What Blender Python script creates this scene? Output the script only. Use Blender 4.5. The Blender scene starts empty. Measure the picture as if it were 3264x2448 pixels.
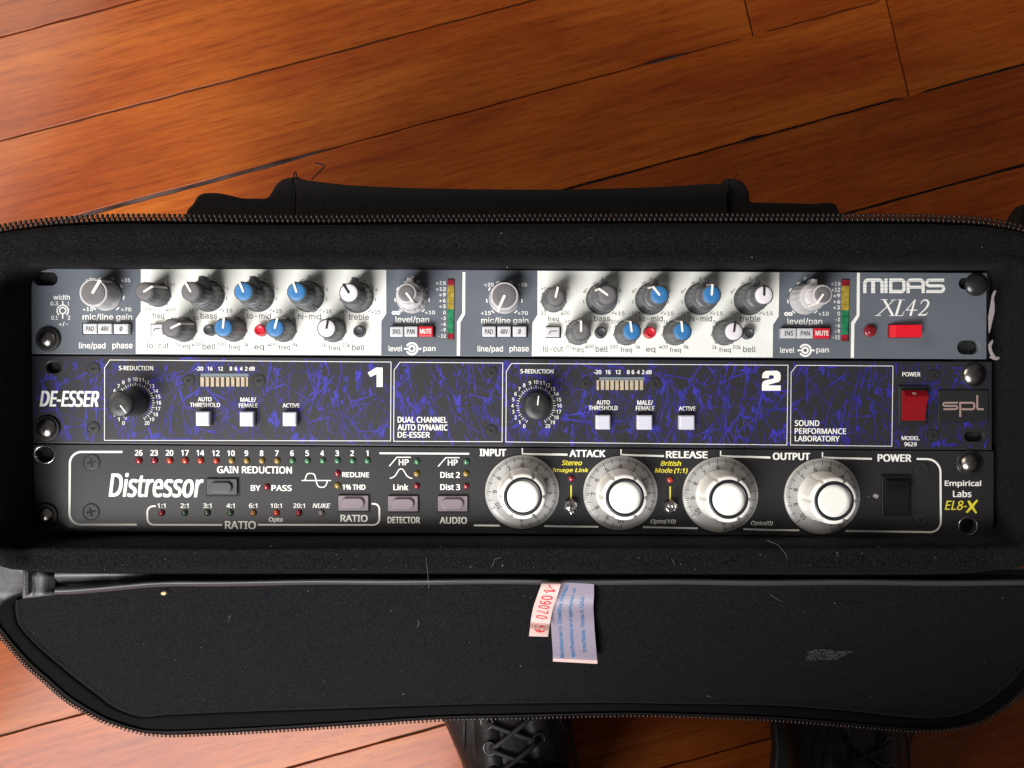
import bpy, bmesh, math, random, os
from mathutils import Vector, Matrix
random.seed(7)
SC = bpy.context.scene
COL = SC.collection

# ------------------------------------------------------------------ camera
# scene units are metres; builders below work in millimetres with z = 0 on the
# front face of the rack panels and the wooden floor 393 mm beneath it.
F, CXP, CYP = 2962.0, 1632.0, 1224.0
NADIR = (1607.0, 1187.0)
DP, HF = 467.0, 393.0            # camera to panels, panels to floor
cam_d = bpy.data.cameras.new('camera')
cam = bpy.data.objects.new('camera', cam_d); COL.objects.link(cam)
cam_d.sensor_width = 36.0; cam_d.lens = 36.0 * F / 3264.0
cam_d.clip_start = 0.01; cam_d.clip_end = 50.0
_n = Vector(((NADIR[0] - CXP) / F, -(NADIR[1] - CYP) / F, -1)).normalized()
ROT = _n.rotation_difference(Vector((0, 0, -1))).to_matrix()
cam.matrix_world = Matrix.Translation((0, 0, (DP + HF) * .001)) @ ROT.to_4x4()
SC.camera = cam
cam_d.dof.use_dof = True
cam_d.dof.focus_distance = 0.470
cam_d.dof.aperture_fstop = 28.0

# ------------------------------------------------------------------ world and lamps
world = bpy.data.worlds.new('World'); SC.world = world; world.use_nodes = True
bg = world.node_tree.nodes['Background']
bg.inputs[0].default_value = (1.0, 0.93, 0.88, 1); bg.inputs[1].default_value = 0.115

def area(name, loc, target, sx, sy, power, color):
    d = bpy.data.lights.new(name, 'AREA'); d.shape = 'RECTANGLE'; d.size = sx; d.size_y = sy
    d.energy = power; d.color = color
    o = bpy.data.objects.new(name, d); COL.objects.link(o); o.location = loc
    o.rotation_euler = (Vector(target) - Vector(loc)).to_track_quat('-Z', 'Y').to_euler()
    return o
area('window_light', (-0.75, -1.25, 1.95), (0.0, 0, .4), 1.45, 1.05, 103, (1.0, 0.975, 0.955))
area('side_window_light', (-1.35, 0.80, 1.25), (-0.10, 0.3, 0.0), 0.9, 0.7, 19, (1.0, 0.90, 0.78))
SC.view_settings.view_transform = 'Standard'; SC.view_settings.look = 'None'
SC.view_settings.exposure = 0.0; SC.view_settings.gamma = 1.0
SC.cycles.max_bounces = 6

# ------------------------------------------------------------------ projection helpers
def ray(px, py):
    return ROT @ Vector(((px - CXP) / F, -(py - CYP) / F, -1.0))
def P(px, py, z=0.0):
    d = ray(px, py); t = (DP - z) / -d.z
    return Vector((d.x * t, d.y * t, z))
def tile(x0, y0, s):
    return lambda x, y: (x0 + x / s, y0 + y / s)
A1, A2, A3, A4, A5 = tile(60, 830, 3.687), tile(600, 830, 3.456), tile(1180, 830, 3.687), tile(1680, 830, 2.698), tile(2440, 830, 2.765)
B1, B2, B3, B4, B5 = tile(60, 1120, 3.456), tile(600, 1120, 3.16), tile(1200, 1120, 3.16), tile(1800, 1120, 2.765), tile(2480, 1120, 2.821)
C1, C2, C3, C4, C5 = tile(60, 1400, 3.456), tile(620, 1400, 3.456), tile(1200, 1400, 3.3515), tile(1780, 1400, 3.16), tile(2400, 1400, 2.56)

# ------------------------------------------------------------------ materials
def mat(name, col, rough=.5, metal=0, spec=.5, bump=0, bscale=1500, var=0, vscale=300, coat=0, sheen=0, vcol=None, trans=0, pucker=0):
    m = bpy.data.materials.new(name); m.use_nodes = True
    nt = m.node_tree; p = nt.nodes['Principled BSDF']
    p.inputs['Base Color'].default_value = (*col, 1); p.inputs['Roughness'].default_value = rough
    p.inputs['Metallic'].default_value = metal; p.inputs['Specular IOR Level'].default_value = spec
    p.inputs['Coat Weight'].default_value = coat; p.inputs['Coat Roughness'].default_value = .15
    if trans: p.inputs['Transmission Weight'].default_value = trans
    if sheen:
        p.inputs['Sheen Weight'].default_value = sheen; p.inputs['Sheen Roughness'].default_value = .5
    tc = nt.nodes.new('ShaderNodeTexCoord')
    if bump:
        n = nt.nodes.new('ShaderNodeTexNoise'); n.inputs['Scale'].default_value = bscale; n.inputs['Detail'].default_value = 4
        b = nt.nodes.new('ShaderNodeBump'); b.inputs['Strength'].default_value = bump; b.inputs['Distance'].default_value = .0004
        nt.links.new(tc.outputs['Object'], n.inputs['Vector']); nt.links.new(n.outputs['Fac'], b.inputs['Height'])
        nt.links.new(b.outputs['Normal'], p.inputs['Normal'])
        if pucker:
            n2 = nt.nodes.new('ShaderNodeTexNoise'); n2.inputs['Scale'].default_value = 38; n2.inputs['Detail'].default_value = 3
            b2 = nt.nodes.new('ShaderNodeBump'); b2.inputs['Strength'].default_value = pucker; b2.inputs['Distance'].default_value = .006
            nt.links.new(tc.outputs['Object'], n2.inputs['Vector']); nt.links.new(n2.outputs['Fac'], b2.inputs['Height'])
            nt.links.new(b2.outputs['Normal'], b.inputs['Normal'])
    if var:
        n = nt.nodes.new('ShaderNodeTexNoise'); n.inputs['Scale'].default_value = vscale; n.inputs['Detail'].default_value = 5
        r = nt.nodes.new('ShaderNodeValToRGB')
        c2 = vcol or tuple(min(1, c * (1 + var)) for c in col); c1 = tuple(c * (1 - var) for c in col) if not vcol else col
        r.color_ramp.elements[0].color = (*c1, 1); r.color_ramp.elements[1].color = (*c2, 1)
        r.color_ramp.elements[0].position = .35; r.color_ramp.elements[1].position = .7
        nt.links.new(tc.outputs['Object'], n.inputs['Vector']); nt.links.new(n.outputs['Fac'], r.inputs['Fac'])
        nt.links.new(r.outputs['Color'], p.inputs['Base Color'])
    return m

MT = dict(
    fleece=mat('black_fleece', (.0058, .0058, .0070), .95, spec=.08, bump=.9, bscale=1300, var=.8, vscale=1200, sheen=.02, pucker=.5),
    lining=mat('black_lining', (.0068, .0068, .0085), .95, spec=.08, bump=.9, bscale=1300, var=.8, vscale=1200, sheen=.02, pucker=.35),
    webbing=mat('black_webbing', (.0065, .0055, .0055), .8, spec=.2, bump=.8, bscale=700, var=.3, vscale=900),
    nylon=mat('black_nylon', (.0045, .0045, .005), .85, spec=.06, bump=.4, bscale=1200),
    vinyl=mat('black_vinyl', (.045, .045, .051), .44, spec=.45, bump=.2, bscale=900),
    binding=mat('grey_binding', (.075, .078, .085), .5, spec=.5, bump=.8, bscale=260, var=.3, vscale=120),
    tooth=mat('zipper_plastic', (.011, .010, .010), .24, spec=.6),
    grey=mat('grey_paint', (.112, .126, .150), .42, spec=.4, bump=.15, bscale=2500, var=.06, vscale=1500),
    white=mat('white_paint', (.80, .81, .76), .4, spec=.4, bump=.1, bscale=2500),
    ink_white=mat('white_ink', (.80, .80, .76), .55),
    ink_dark=mat('grey_ink', (.055, .055, .055), .6),
    ink_pale=mat('pale_grey_ink', (.12, .12, .115), .6),
    ink_yellow=mat('yellow_ink', (.72, .62, .03), .55),
    ink_blue=mat('blue_splatter_ink', (.021, .018, .25), .5, var=.5, vscale=90),
    ink_black=mat('black_ink', (.02, .02, .02), .5),
    ink_tan=mat('off_white_ink', (.72, .66, .60), .55),
    anod=mat('black_anodised', (.021, .020, .023), .38, spec=.55, bump=.07, bscale=2600, var=.3, vscale=1800),
    anod2=mat('black_powdercoat', (.019, .0185, .021), .36, spec=.5, bump=.08, bscale=2200, var=.25, vscale=1800),
    steel=mat('panel_edge_steel', (.55, .56, .58), .25, metal=1),
    knob=mat('dark_grey_plastic', (.075, .079, .085), .42, spec=.5, bump=.1, bscale=1500),
    knob_l=mat('light_grey_plastic', (.42, .41, .42), .38, spec=.5),
    knob_k=mat('black_plastic', (.014, .015, .016), .45, spec=.5, bump=.15, bscale=2500),
    cap_g=mat('grey_cap', (.105, .100, .106), .6, bump=.15, bscale=2500),
    cap_b=mat('blue_cap', (.022, .135, .33), .5, bump=.15, bscale=2500),
    cap_w=mat('white_cap', (.62, .59, .64), .5, bump=.15, bscale=2500),
    ptr_w=mat('cream_plastic', (.80, .74, .70), .45),
    ptr_k=mat('black_pointer_plastic', (.010, .009, .010), .4),
    btn=mat('pale_grey_button', (.52, .52, .55), .4),
    btn_w=mat('white_button', (.54, .54, .62), .35),
    btn_r=mat('red_button', (.55, .014, .03), .35),
    btn_m=mat('mauve_button', (.19, .155, .175), .42, bump=.2, bscale=2500),
    btn_s=mat('slate_button', (.040, .045, .050), .42, bump=.2, bscale=2500),
    hole=mat('dark_recess', (.004, .004, .004), .7),
    seg_r=mat('red_segment', (.25, .010, .022), .35, var=.3, vscale=400),
    seg_y=mat('yellow_segment', (.34, .25, .035), .35, var=.3, vscale=400),
    seg_g=mat('green_segment', (.018, .19, .085), .35, var=.3, vscale=400),
    seg_c=mat('cream_segment', (.40, .33, .24), .5, var=.15, vscale=400),
    seg_w=mat('window_reflection', (.16, .20, .23), .25, spec=.8),  # pale blue-grey of the painted reflection in the meter windows
    led_r=mat('red_led', (.20, .006, .015), .2, spec=.8), led_o=mat('orange_led', (.36, .030, .012), .2, spec=.8),
    led_y=mat('yellow_led', (.24, .155, .025), .2, spec=.8), led_g=mat('green_led', (.04, .145, .07), .2, spec=.8),
    led_dg=mat('dark_green_led', (.018, .05, .02), .25, spec=.6), led_b=mat('brown_led', (.22, .09, .015), .25, spec=.6),
    led_dr=mat('dark_red_led', (.17, .006, .01), .25, spec=.6), led_p=mat('clear_led', (.15, .12, .11), .25, spec=.6),
    screw=mat('screw_metal', (.30, .27, .26), .28, metal=1, bump=.2, bscale=300),
    screw_k=mat('black_screw', (.045, .044, .047), .28, metal=.6, spec=.6),
    screw_d=mat('dark_panel_screw', (.035, .034, .036), .38, metal=.4, spec=.5, bump=.3, bscale=1500),
    washer=mat('black_washer', (.006, .006, .006), .6),
    dial=mat('brushed_dial', (.40, .395, .385), .42, metal=.25, bump=.15, bscale=2500),
    dknob=mat('silver_plastic', (.80, .78, .74), .28, spec=.6),
    dtop=mat('brushed_top', (.80, .80, .76), .5, bump=.12, bscale=2500),
    dring=mat('black_ring', (.012, .014, .018), .4),
    chrome=mat('chrome', (.75, .72, .70), .12, metal=1),
    rocker_r=mat('red_rocker', (.21, .004, .008), .18, spec=.7),
    rocker_f=mat('red_flat_rocker', (.58, .006, .018), .3, spec=.5),
    rocker_k=mat('black_rocker', (.006, .007, .008), .35, spec=.35),
    badge=mat('black_badge', (.012, .012, .013), .5, bump=.3, bscale=2500),
    badge_ink=mat('rose_metal_ink', (.42, .30, .27), .4, metal=.3),
    satin=mat('satin_label', (.27, .235, .30), .35, spec=.6, bump=.3, bscale=500),
    satin_p=mat('pink_label', (.66, .47, .44), .45, bump=.2, bscale=500),
    ink_red=mat('red_ink', (.62, .03, .05), .6), ink_lblue=mat('blue_ink', (.05, .17, .36), .6),
    leather=mat('black_leather', (.011, .009, .009), .42, spec=.32, bump=.9, bscale=220, var=.4, vscale=60),
    lace=mat('black_lace', (.009, .0085, .0095), .7, bump=.8, bscale=1200),
    sole=mat('black_rubber', (.012, .012, .012), .6),
    trouser=mat('black_trouser_cloth', (.008, .009, .013), .95, spec=.1, bump=.7, bscale=500),
    tape=mat('torn_paper', (.27, .24, .25), .7, bump=.8, bscale=300), crumb=mat('tan_crumb', (.75, .50, .25), .7),
    lint=mat('pale_lint', (.20, .195, .195), .9), chalk=mat('chalk_scuff', (.050, .048, .050), .95, bump=1, bscale=900, var=.6, vscale=500),
    dirt=mat('gap_dirt', (.010, .007, .006), .9, bump=.9, bscale=150, var=.5, vscale=26, vcol=(.09, .065, .06)),
)

def wood_mat():
    m = bpy.data.materials.new('varnished_wood'); m.use_nodes = True
    nt = m.node_tree; N = nt.nodes; L = nt.links; p = N['Principled BSDF']
    tc = N.new('ShaderNodeTexCoord'); oi = N.new('ShaderNodeObjectInfo')
    add = N.new('ShaderNodeVectorMath'); add.operation = 'ADD'
    mul = N.new('ShaderNodeVectorMath'); mul.operation = 'SCALE'; mul.inputs['Scale'].default_value = 7.0
    cmb = N.new('ShaderNodeCombineXYZ'); L.new(oi.outputs['Random'], cmb.inputs[0]); L.new(oi.outputs['Random'], cmb.inputs[1]); L.new(oi.outputs['Random'], cmb.inputs[2])
    L.new(cmb.outputs[0], mul.inputs[0]); L.new(tc.outputs['Object'], add.inputs[0]); L.new(mul.outputs[0], add.inputs[1])
    def noise(sc, detail, dist, vec):
        mp = N.new('ShaderNodeMapping'); mp.inputs['Scale'].default_value = vec
        n = N.new('ShaderNodeTexNoise'); n.inputs['Scale'].default_value = sc; n.inputs['Detail'].default_value = detail; n.inputs['Distortion'].default_value = dist
        L.new(add.outputs[0], mp.inputs['Vector']); L.new(mp.outputs[0], n.inputs['Vector']); return n
    broad = noise(6, 4, .6, (.5, 2.2, 1)); grain = noise(60, 6, .8, (.10, 2.2, 1)); fine = noise(420, 5, .2, (.045, 1.6, 1)); patch = noise(14, 3, .3, (.6, 1.4, 1))
    pore = noise(640, 3, .1, (.075, 1.0, 1)); pore2 = noise(260, 3, .4, (.06, 1.0, 1))
    # growth rings: bands across the board that wander along it
    mp = N.new('ShaderNodeMapping'); mp.inputs['Scale'].default_value = (.10, 1, 1)
    w = N.new('ShaderNodeTexWave'); w.bands_direction = 'Y'; w.inputs['Scale'].default_value = 32; w.inputs['Distortion'].default_value = 9
    w.inputs['Detail'].default_value = 3; w.inputs['Detail Scale'].default_value = 1.2; w.inputs['Detail Roughness'].default_value = .6
    L.new(add.outputs[0], mp.inputs['Vector']); L.new(mp.outputs[0], w.inputs['Vector'])
    def ramp(src, e):
        r = N.new('ShaderNodeValToRGB')
        while len(r.color_ramp.elements) < len(e): r.color_ramp.elements.new(.5)
        for k, (pos, c) in enumerate(e):
            r.color_ramp.elements[k].position = pos; r.color_ramp.elements[k].color = (*c, 1)
        L.new(src, r.inputs['Fac']); return r.outputs['Color']
    def mix(kind, fac, a, b):
        x = N.new('ShaderNodeMix'); x.data_type = 'RGBA'; x.blend_type = kind
        if isinstance(fac, float): x.inputs[0].default_value = fac
        else: L.new(fac, x.inputs[0])
        L.new(a, x.inputs[6]); L.new(b, x.inputs[7]); return x.outputs[2]
    base = ramp(broad.outputs['Fac'], [(.3, (.225, .037, .0042)), (.5, (.30, .066, .0068)), (.72, (.38, .106, .0120))])
    g = ramp(grain.outputs['Fac'], [(.32, (.84, .78, .73)), (.52, (.98, .97, .96)), (.75, (1.04, 1.04, 1.03))])
    f = ramp(fine.outputs['Fac'], [(.35, (.88, .83, .79)), (.5, (1, 1, 1))])
    ww = ramp(w.outputs['Fac'], [(.0, (.90, .85, .82)), (.35, (1, 1, 1)), (1, (1.03, 1.02, 1))])
    pt = ramp(patch.outputs['Fac'], [(.3, (.88, .80, .78)), (.55, (1, 1, 1)), (.8, (1.08, 1.09, 1.10))])
    c = mix('MULTIPLY', 1.0, base, g); c = mix('MULTIPLY', 1.0, c, f); c = mix('MULTIPLY', .85, c, ww); c = mix('MULTIPLY', 1.0, c, pt)
    c = mix('MULTIPLY', 1.0, c, ramp(pore.outputs['Fac'], [(.36, (.80, .71, .66)), (.46, (1, 1, 1))])); c = mix('MULTIPLY', 1.0, c, ramp(pore2.outputs['Fac'], [(.34, (.86, .80, .76)), (.46, (1, 1, 1))]))
    tone = ramp(oi.outputs['Random'], [(0, (.80, .74, .70)), (.5, (1, 1, 1)), (1, (1.12, 1.12, 1.1))])
    c = mix('MULTIPLY', 1.0, c, tone)
    # varnish scratches and scuffs
    L.new(c, p.inputs['Base Color'])
    rr = N.new('ShaderNodeMapRange'); L.new(patch.outputs['Fac'], rr.inputs['Value']); rr.inputs['To Min'].default_value = .36; rr.inputs['To Max'].default_value = .50
    p.inputs['Coat Weight'].default_value = .24; p.inputs['Coat Roughness'].default_value = .15
    L.new(rr.outputs[0], p.inputs['Roughness']); p.inputs['Specular IOR Level'].default_value = .12
    b = N.new('ShaderNodeBump'); b.inputs['Strength'].default_value = .35; b.inputs['Distance'].default_value = .0006
    mx = N.new('ShaderNodeMath'); mx.operation = 'ADD'; L.new(grain.outputs['Fac'], mx.inputs[0]); L.new(fine.outputs['Fac'], mx.inputs[1])
    L.new(mx.outputs[0], b.inputs['Height']); L.new(b.outputs['Normal'], p.inputs['Normal'])
    return m
MT['wood'] = wood_mat()

# ------------------------------------------------------------------ mesh builder (millimetres)
class M:
    def __init__(s): s.v = []; s.f = []; s.sm = []
    def add(s, vs, fs, smooth=False):
        b = len(s.v); s.v += [tuple(v) for v in vs]
        for f in fs: s.f.append(tuple(b + i for i in f)); s.sm.append(smooth)
    def prism(s, poly, z0, z1, bev=0, smooth=False):
        n = len(poly)
        a = sum(poly[i][0] * poly[(i + 1) % n][1] - poly[(i + 1) % n][0] * poly[i][1] for i in range(n))
        if a < 0: poly = poly[::-1]
        rings = [[(p[0], p[1], z0) for p in poly]]
        if bev:
            rings.append([(p[0], p[1], z1 - bev) for p in poly]); ins = inset(poly, bev)
            k = inset(poly, bev * .3); rings.append([(p[0], p[1], z1 - bev * .3) for p in k])
            rings.append([(p[0], p[1], z1) for p in ins])
        else: rings.append([(p[0], p[1], z1) for p in poly])
        vs = sum(rings, []); fs = []
        for k in range(len(rings) - 1):
            for i in range(n):
                j = (i + 1) % n; fs.append((k * n + i, k * n + j, (k + 1) * n + j, (k + 1) * n + i))
        fs.append(tuple((len(rings) - 1) * n + i for i in range(n))); fs.append(tuple(reversed(range(n))))
        s.add(vs, fs, smooth)
    def box(s, x0, y0, x1, y1, z0, z1, bev=0, r=0):
        s.prism(rrect(x0, y0, x1, y1, r) if r else [(x0, y0), (x1, y0), (x1, y1), (x0, y1)], z0, z1, bev)
    def lathe(s, cx, cy, prof, seg=40, flute=0, depth=0, smooth=True, closed_top=True, bottom=False):
        vs, fs = [], []
        for (r, z, *fl) in prof:
            use = fl[0] if fl else 0
            for i in range(seg):
                a = 2 * math.pi * i / seg
                rr = r - (depth * use * (.5 + .5 * math.cos(flute * a)) ** 3 if flute else 0)
                vs.append((cx + rr * math.cos(a), cy + rr * math.sin(a), z))
        for k in range(len(prof) - 1):
            for i in range(seg):
                j = (i + 1) % seg; fs.append((k * seg + i, k * seg + j, (k + 1) * seg + j, (k + 1) * seg + i))
        s.add(vs, fs, smooth)
        if closed_top: s.add(vs[-seg:], [tuple(range(seg))])
        if bottom: s.add(vs[:seg], [tuple(reversed(range(seg)))])
    def stroke(s, pts, w, z, h=.02, closed=False):
        """flat ribbon of width w through 2-D points, with a small printed thickness"""
        n = len(pts); L, R = [], []
        for i in range(n):
            p = Vector(pts[i][:2])
            a = Vector(pts[(i - 1) % n][:2]) if (i > 0 or closed) else None
            b = Vector(pts[(i + 1) % n][:2]) if (i < n - 1 or closed) else None
            d1 = (p - a).normalized() if a is not None and (p - a).length > 1e-9 else None
            d2 = (b - p).normalized() if b is not None and (b - p).length > 1e-9 else None
            if d1 is None: d1 = d2
            if d2 is None: d2 = d1
            t = (d1 + d2); t = t.normalized() if t.length > 1e-6 else d1
            nn = Vector((-t.y, t.x)); c = max(.45, abs(nn.dot(Vector((-d1.y, d1.x)))))
            ww = w[i] if isinstance(w, (list, tuple)) else w
            L.append(p + nn * ww / 2 / c); R.append(p - nn * ww / 2 / c)
        vs = [(*q, z) for q in L] + [(*q, z) for q in R]
        fs = [(i, n + i, n + (i + 1) % n, (i + 1) % n) for i in range(n if closed else n - 1)]
        s.add(vs, fs)
    def tube(s, pts, r, seg=8, caps=True, smooth=True):
        pts = [Vector(p) for p in pts]; n = len(pts); vs = []; up = None
        for i in range(n):
            t = (pts[min(i + 1, n - 1)] - pts[max(i - 1, 0)]).normalized()
            if up is None: up = t.orthogonal().normalized()
            up = (up - t * up.dot(t)).normalized(); b = t.cross(up)
            rr = r[i] if isinstance(r, (list, tuple)) else r
            for k in range(seg):
                a = 2 * math.pi * k / seg; vs.append(pts[i] + up * rr * math.cos(a) + b * rr * math.sin(a))
        fs = [(i * seg + k, i * seg + (k + 1) % seg, (i + 1) * seg + (k + 1) % seg, (i + 1) * seg + k) for i in range(n - 1) for k in range(seg)]
        if caps: fs += [tuple(reversed(range(seg))), tuple((n - 1) * seg + k for k in range(seg))]
        s.add(vs, fs, smooth)
    def loft(s, rings, closed=True, cap=False, smooth=True, capstart=False):
        n = len(rings[0]); vs = sum([list(r) for r in rings], []); fs = []
        for k in range(len(rings) - 1):
            for i in range(n if closed else n - 1):
                j = (i + 1) % n; fs.append((k * n + i, k * n + j, (k + 1) * n + j, (k + 1) * n + i))
        if cap: fs.append(tuple((len(rings) - 1) * n + i for i in range(n)))
        if capstart: fs.append(tuple(reversed(range(n))))
        s.add(vs, fs, smooth)
    def sphere(s, c, r, sz=1, seg=10, rg=5):
        c = Vector(c); rings = []
        for k in range(1, rg * 2):
            a = math.pi * k / (rg * 2) - math.pi / 2
            rings.append([(c.x + r * math.cos(a) * math.cos(2 * math.pi * i / seg), c.y + r * math.cos(a) * math.sin(2 * math.pi * i / seg), c.z + r * sz * math.sin(a)) for i in range(seg)])
        s.loft(rings, cap=True, capstart=True)

def inset(poly, d):
    n = len(poly); out = []
    for i in range(n):
        a, p, b = Vector(poly[i - 1]), Vector(poly[i]), Vector(poly[(i + 1) % n])
        d1 = (p - a).normalized(); d2 = (b - p).normalized()
        n1 = Vector((-d1.y, d1.x)); n2 = Vector((-d2.y, d2.x)); m = n1 + n2
        m = m.normalized() if m.length > 1e-6 else n1
        out.append(tuple(p + m * d / max(.5, m.dot(n1))))
    return out
def rrect(x0, y0, x1, y1, r, n=4):
    x0, x1 = min(x0, x1), max(x0, x1); y0, y1 = min(y0, y1), max(y0, y1); pts = []
    for cx, cy, a0 in ((x1 - r, y1 - r, 0), (x0 + r, y1 - r, 90), (x0 + r, y0 + r, 180), (x1 - r, y0 + r, 270)):
        for k in range(n + 1):
            a = math.radians(a0 + 90 * k / n); pts.append((cx + r * math.cos(a), cy + r * math.sin(a)))
    return pts

WORLD = {}
def mk(name, data, parent, origin):
    o = bpy.data.objects.new(name, data); COL.objects.link(o)
    po = WORLD.get(parent.name, Vector((0, 0, 0))) if parent else Vector((0, 0, 0))
    if parent: o.parent = parent
    o.location = (origin - po) * .001
    WORLD[o.name] = origin
    return o
def GZ(v): return Vector((v[0], v[1], v[2] + HF))       # panel frame -> room frame, mm
def obj(name, m, material, parent=None, origin=None, rotz=0):
    """link the collected geometry as one mesh object"""
    og = GZ(origin) if origin is not None else (WORLD[parent.name] if parent else Vector((0, 0, 0)))
    me = bpy.data.meshes.new(name)
    if isinstance(m, M):
        vs = [((v[0] - og.x) * .001, (v[1] - og.y) * .001, (v[2] + HF - og.z) * .001) for v in m.v]
        if rotz:
            c, s_ = math.cos(-rotz), math.sin(-rotz); vs = [(x * c - y * s_, x * s_ + y * c, z) for x, y, z in vs]
        me.from_pydata(vs, [], m.f); me.polygons.foreach_set('use_smooth', m.sm); me.update()
    me.materials.append(MT[material])
    o = mk(name, me, parent, og)
    if rotz: o.rotation_euler.z = rotz
    return o
def thing(name, label, cat, base, group=None):
    o = bpy.data.objects.new(name, None); COL.objects.link(o); o.empty_display_size = .02
    b = GZ(base); o.location = b * .001; WORLD[o.name] = b
    o['label'] = label; o['category'] = cat
    if group: o['group'] = group
    return o

# ------------------------------------------------------------------ lettering
FONTS = {}
try:
    _d = bpy.utils.system_resource('DATAFILES', path='fonts')      # Blender's own fonts; the built-in one stands in if they are absent
    for _k, _f in (('thin', 'Inter.woff2'), ('sans', 'NotoSansMath-Regular.woff2')):
        if os.path.exists(os.path.join(_d, _f)): FONTS[_k] = bpy.data.fonts.load(os.path.join(_d, _f))
except Exception:
    pass
_cache = {}
def glyphs(s, font=None, shear=0, offset=0):
    key = (s, font, shear, offset)
    if key not in _cache:
        c = bpy.data.curves.new('t', 'FONT'); c.body = s; c.shear = shear; c.offset = offset; c.resolution_u = 3
        if font in FONTS: c.font = FONTS[font]
        o = bpy.data.objects.new('t', c); me = bpy.data.meshes.new_from_object(o)
        vs = [(v.co.x, v.co.y) for v in me.vertices]; fs = [tuple(p.vertices) for p in me.polygons]
        bpy.data.objects.remove(o); bpy.data.curves.remove(c); bpy.data.meshes.remove(me)
        x0 = min(v[0] for v in vs); x1 = max(v[0] for v in vs); y0 = min(v[1] for v in vs); y1 = max(v[1] for v in vs)
        _cache[key] = ([((x - x0) / max(1e-6, x1 - x0), (y - y0) / max(1e-6, y1 - y0)) for x, y in vs], fs)
    return _cache[key]
_zc = [0]
def put(m, s, fn, font=None, shear=0, bold=0, offset=0):
    """lettering whose ink box is mapped by fn(u, v) -> point; bold smears it by that many mm"""
    uv, fs = glyphs(s, font, shear, offset)
    sh = [(0, 0)] if not bold else [(-bold, -bold * .5), (bold, -bold * .5), (-bold, bold * .5), (bold, bold * .5), (0, 0)]
    for k, (dx, dy) in enumerate(sh):
        _zc[0] = (_zc[0] + 1) % 12
        vs = []
        for u, v in uv:
            p = fn(u, v); vs.append((p[0] + dx, p[1] + dy, p[2] + _zc[0] * .0012))
        m.add(vs, fs)
def word(m, s, T, x0, y0, x1, y1, z=.05, font=None, shear=0, bold=0, slope=0.004, offset=0):
    a = T(x0, y0); b = T(x1, y1)
    w = abs(bold) * 6.34
    def fn(u, v):
        px = a[0] + w + (b[0] - a[0] - 2 * w) * u
        return P(px, b[1] + (a[1] - b[1]) * v + (px - (a[0] + b[0]) / 2) * slope, z)
    put(m, s, fn, font, shear, bold, offset)
def pxs(T, pts, z=0): return [P(*T(x, y), z)[:2] for x, y in pts]
def arc(T, cx, cy, r, a0, a1, n=16, z=0):
    """angles clockwise from up, in photo degrees"""
    return [P(*T(cx + r * math.sin(math.radians(a0 + (a1 - a0) * k / n)), cy - r * math.cos(math.radians(a0 + (a1 - a0) * k / n))), z)[:2] for k in range(n + 1)]

def plate(outline, holes, z0, z1, bev=.25):
    """faceplate with real openings: outer loop and hole loops filled by a 2-D curve"""
    c = bpy.data.curves.new('p', 'CURVE'); c.dimensions = '2D'; c.fill_mode = 'BOTH'
    for lp in [outline] + holes:
        sp = c.splines.new('POLY'); sp.points.add(len(lp) - 1)
        for k, p in enumerate(lp): sp.points[k].co = (p[0], p[1], 0, 1)
        sp.use_cyclic_u = True
    c.extrude = (z1 - z0) / 2 - bev; c.bevel_depth = bev; c.bevel_resolution = 1; c.offset = -bev
    o = bpy.data.objects.new('p', c); me = bpy.data.meshes.new_from_object(o); m = M()
    zm = (z0 + z1) / 2
    m.add([(v.co.x, v.co.y, v.co.z + zm) for v in me.vertices], [tuple(p.vertices) for p in me.polygons])
    bpy.data.objects.remove(o); bpy.data.curves.remove(c); bpy.data.meshes.remove(me)
    return m
def slot(T, x0, y0, x1, y1):
    a = P(*T(x0, y0)); b = P(*T(x1, y1)); r = min(abs(b.x - a.x), abs(b.y - a.y)) / 2 - .01
    return rrect(a.x, b.y, b.x, a.y, r, 8)

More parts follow.
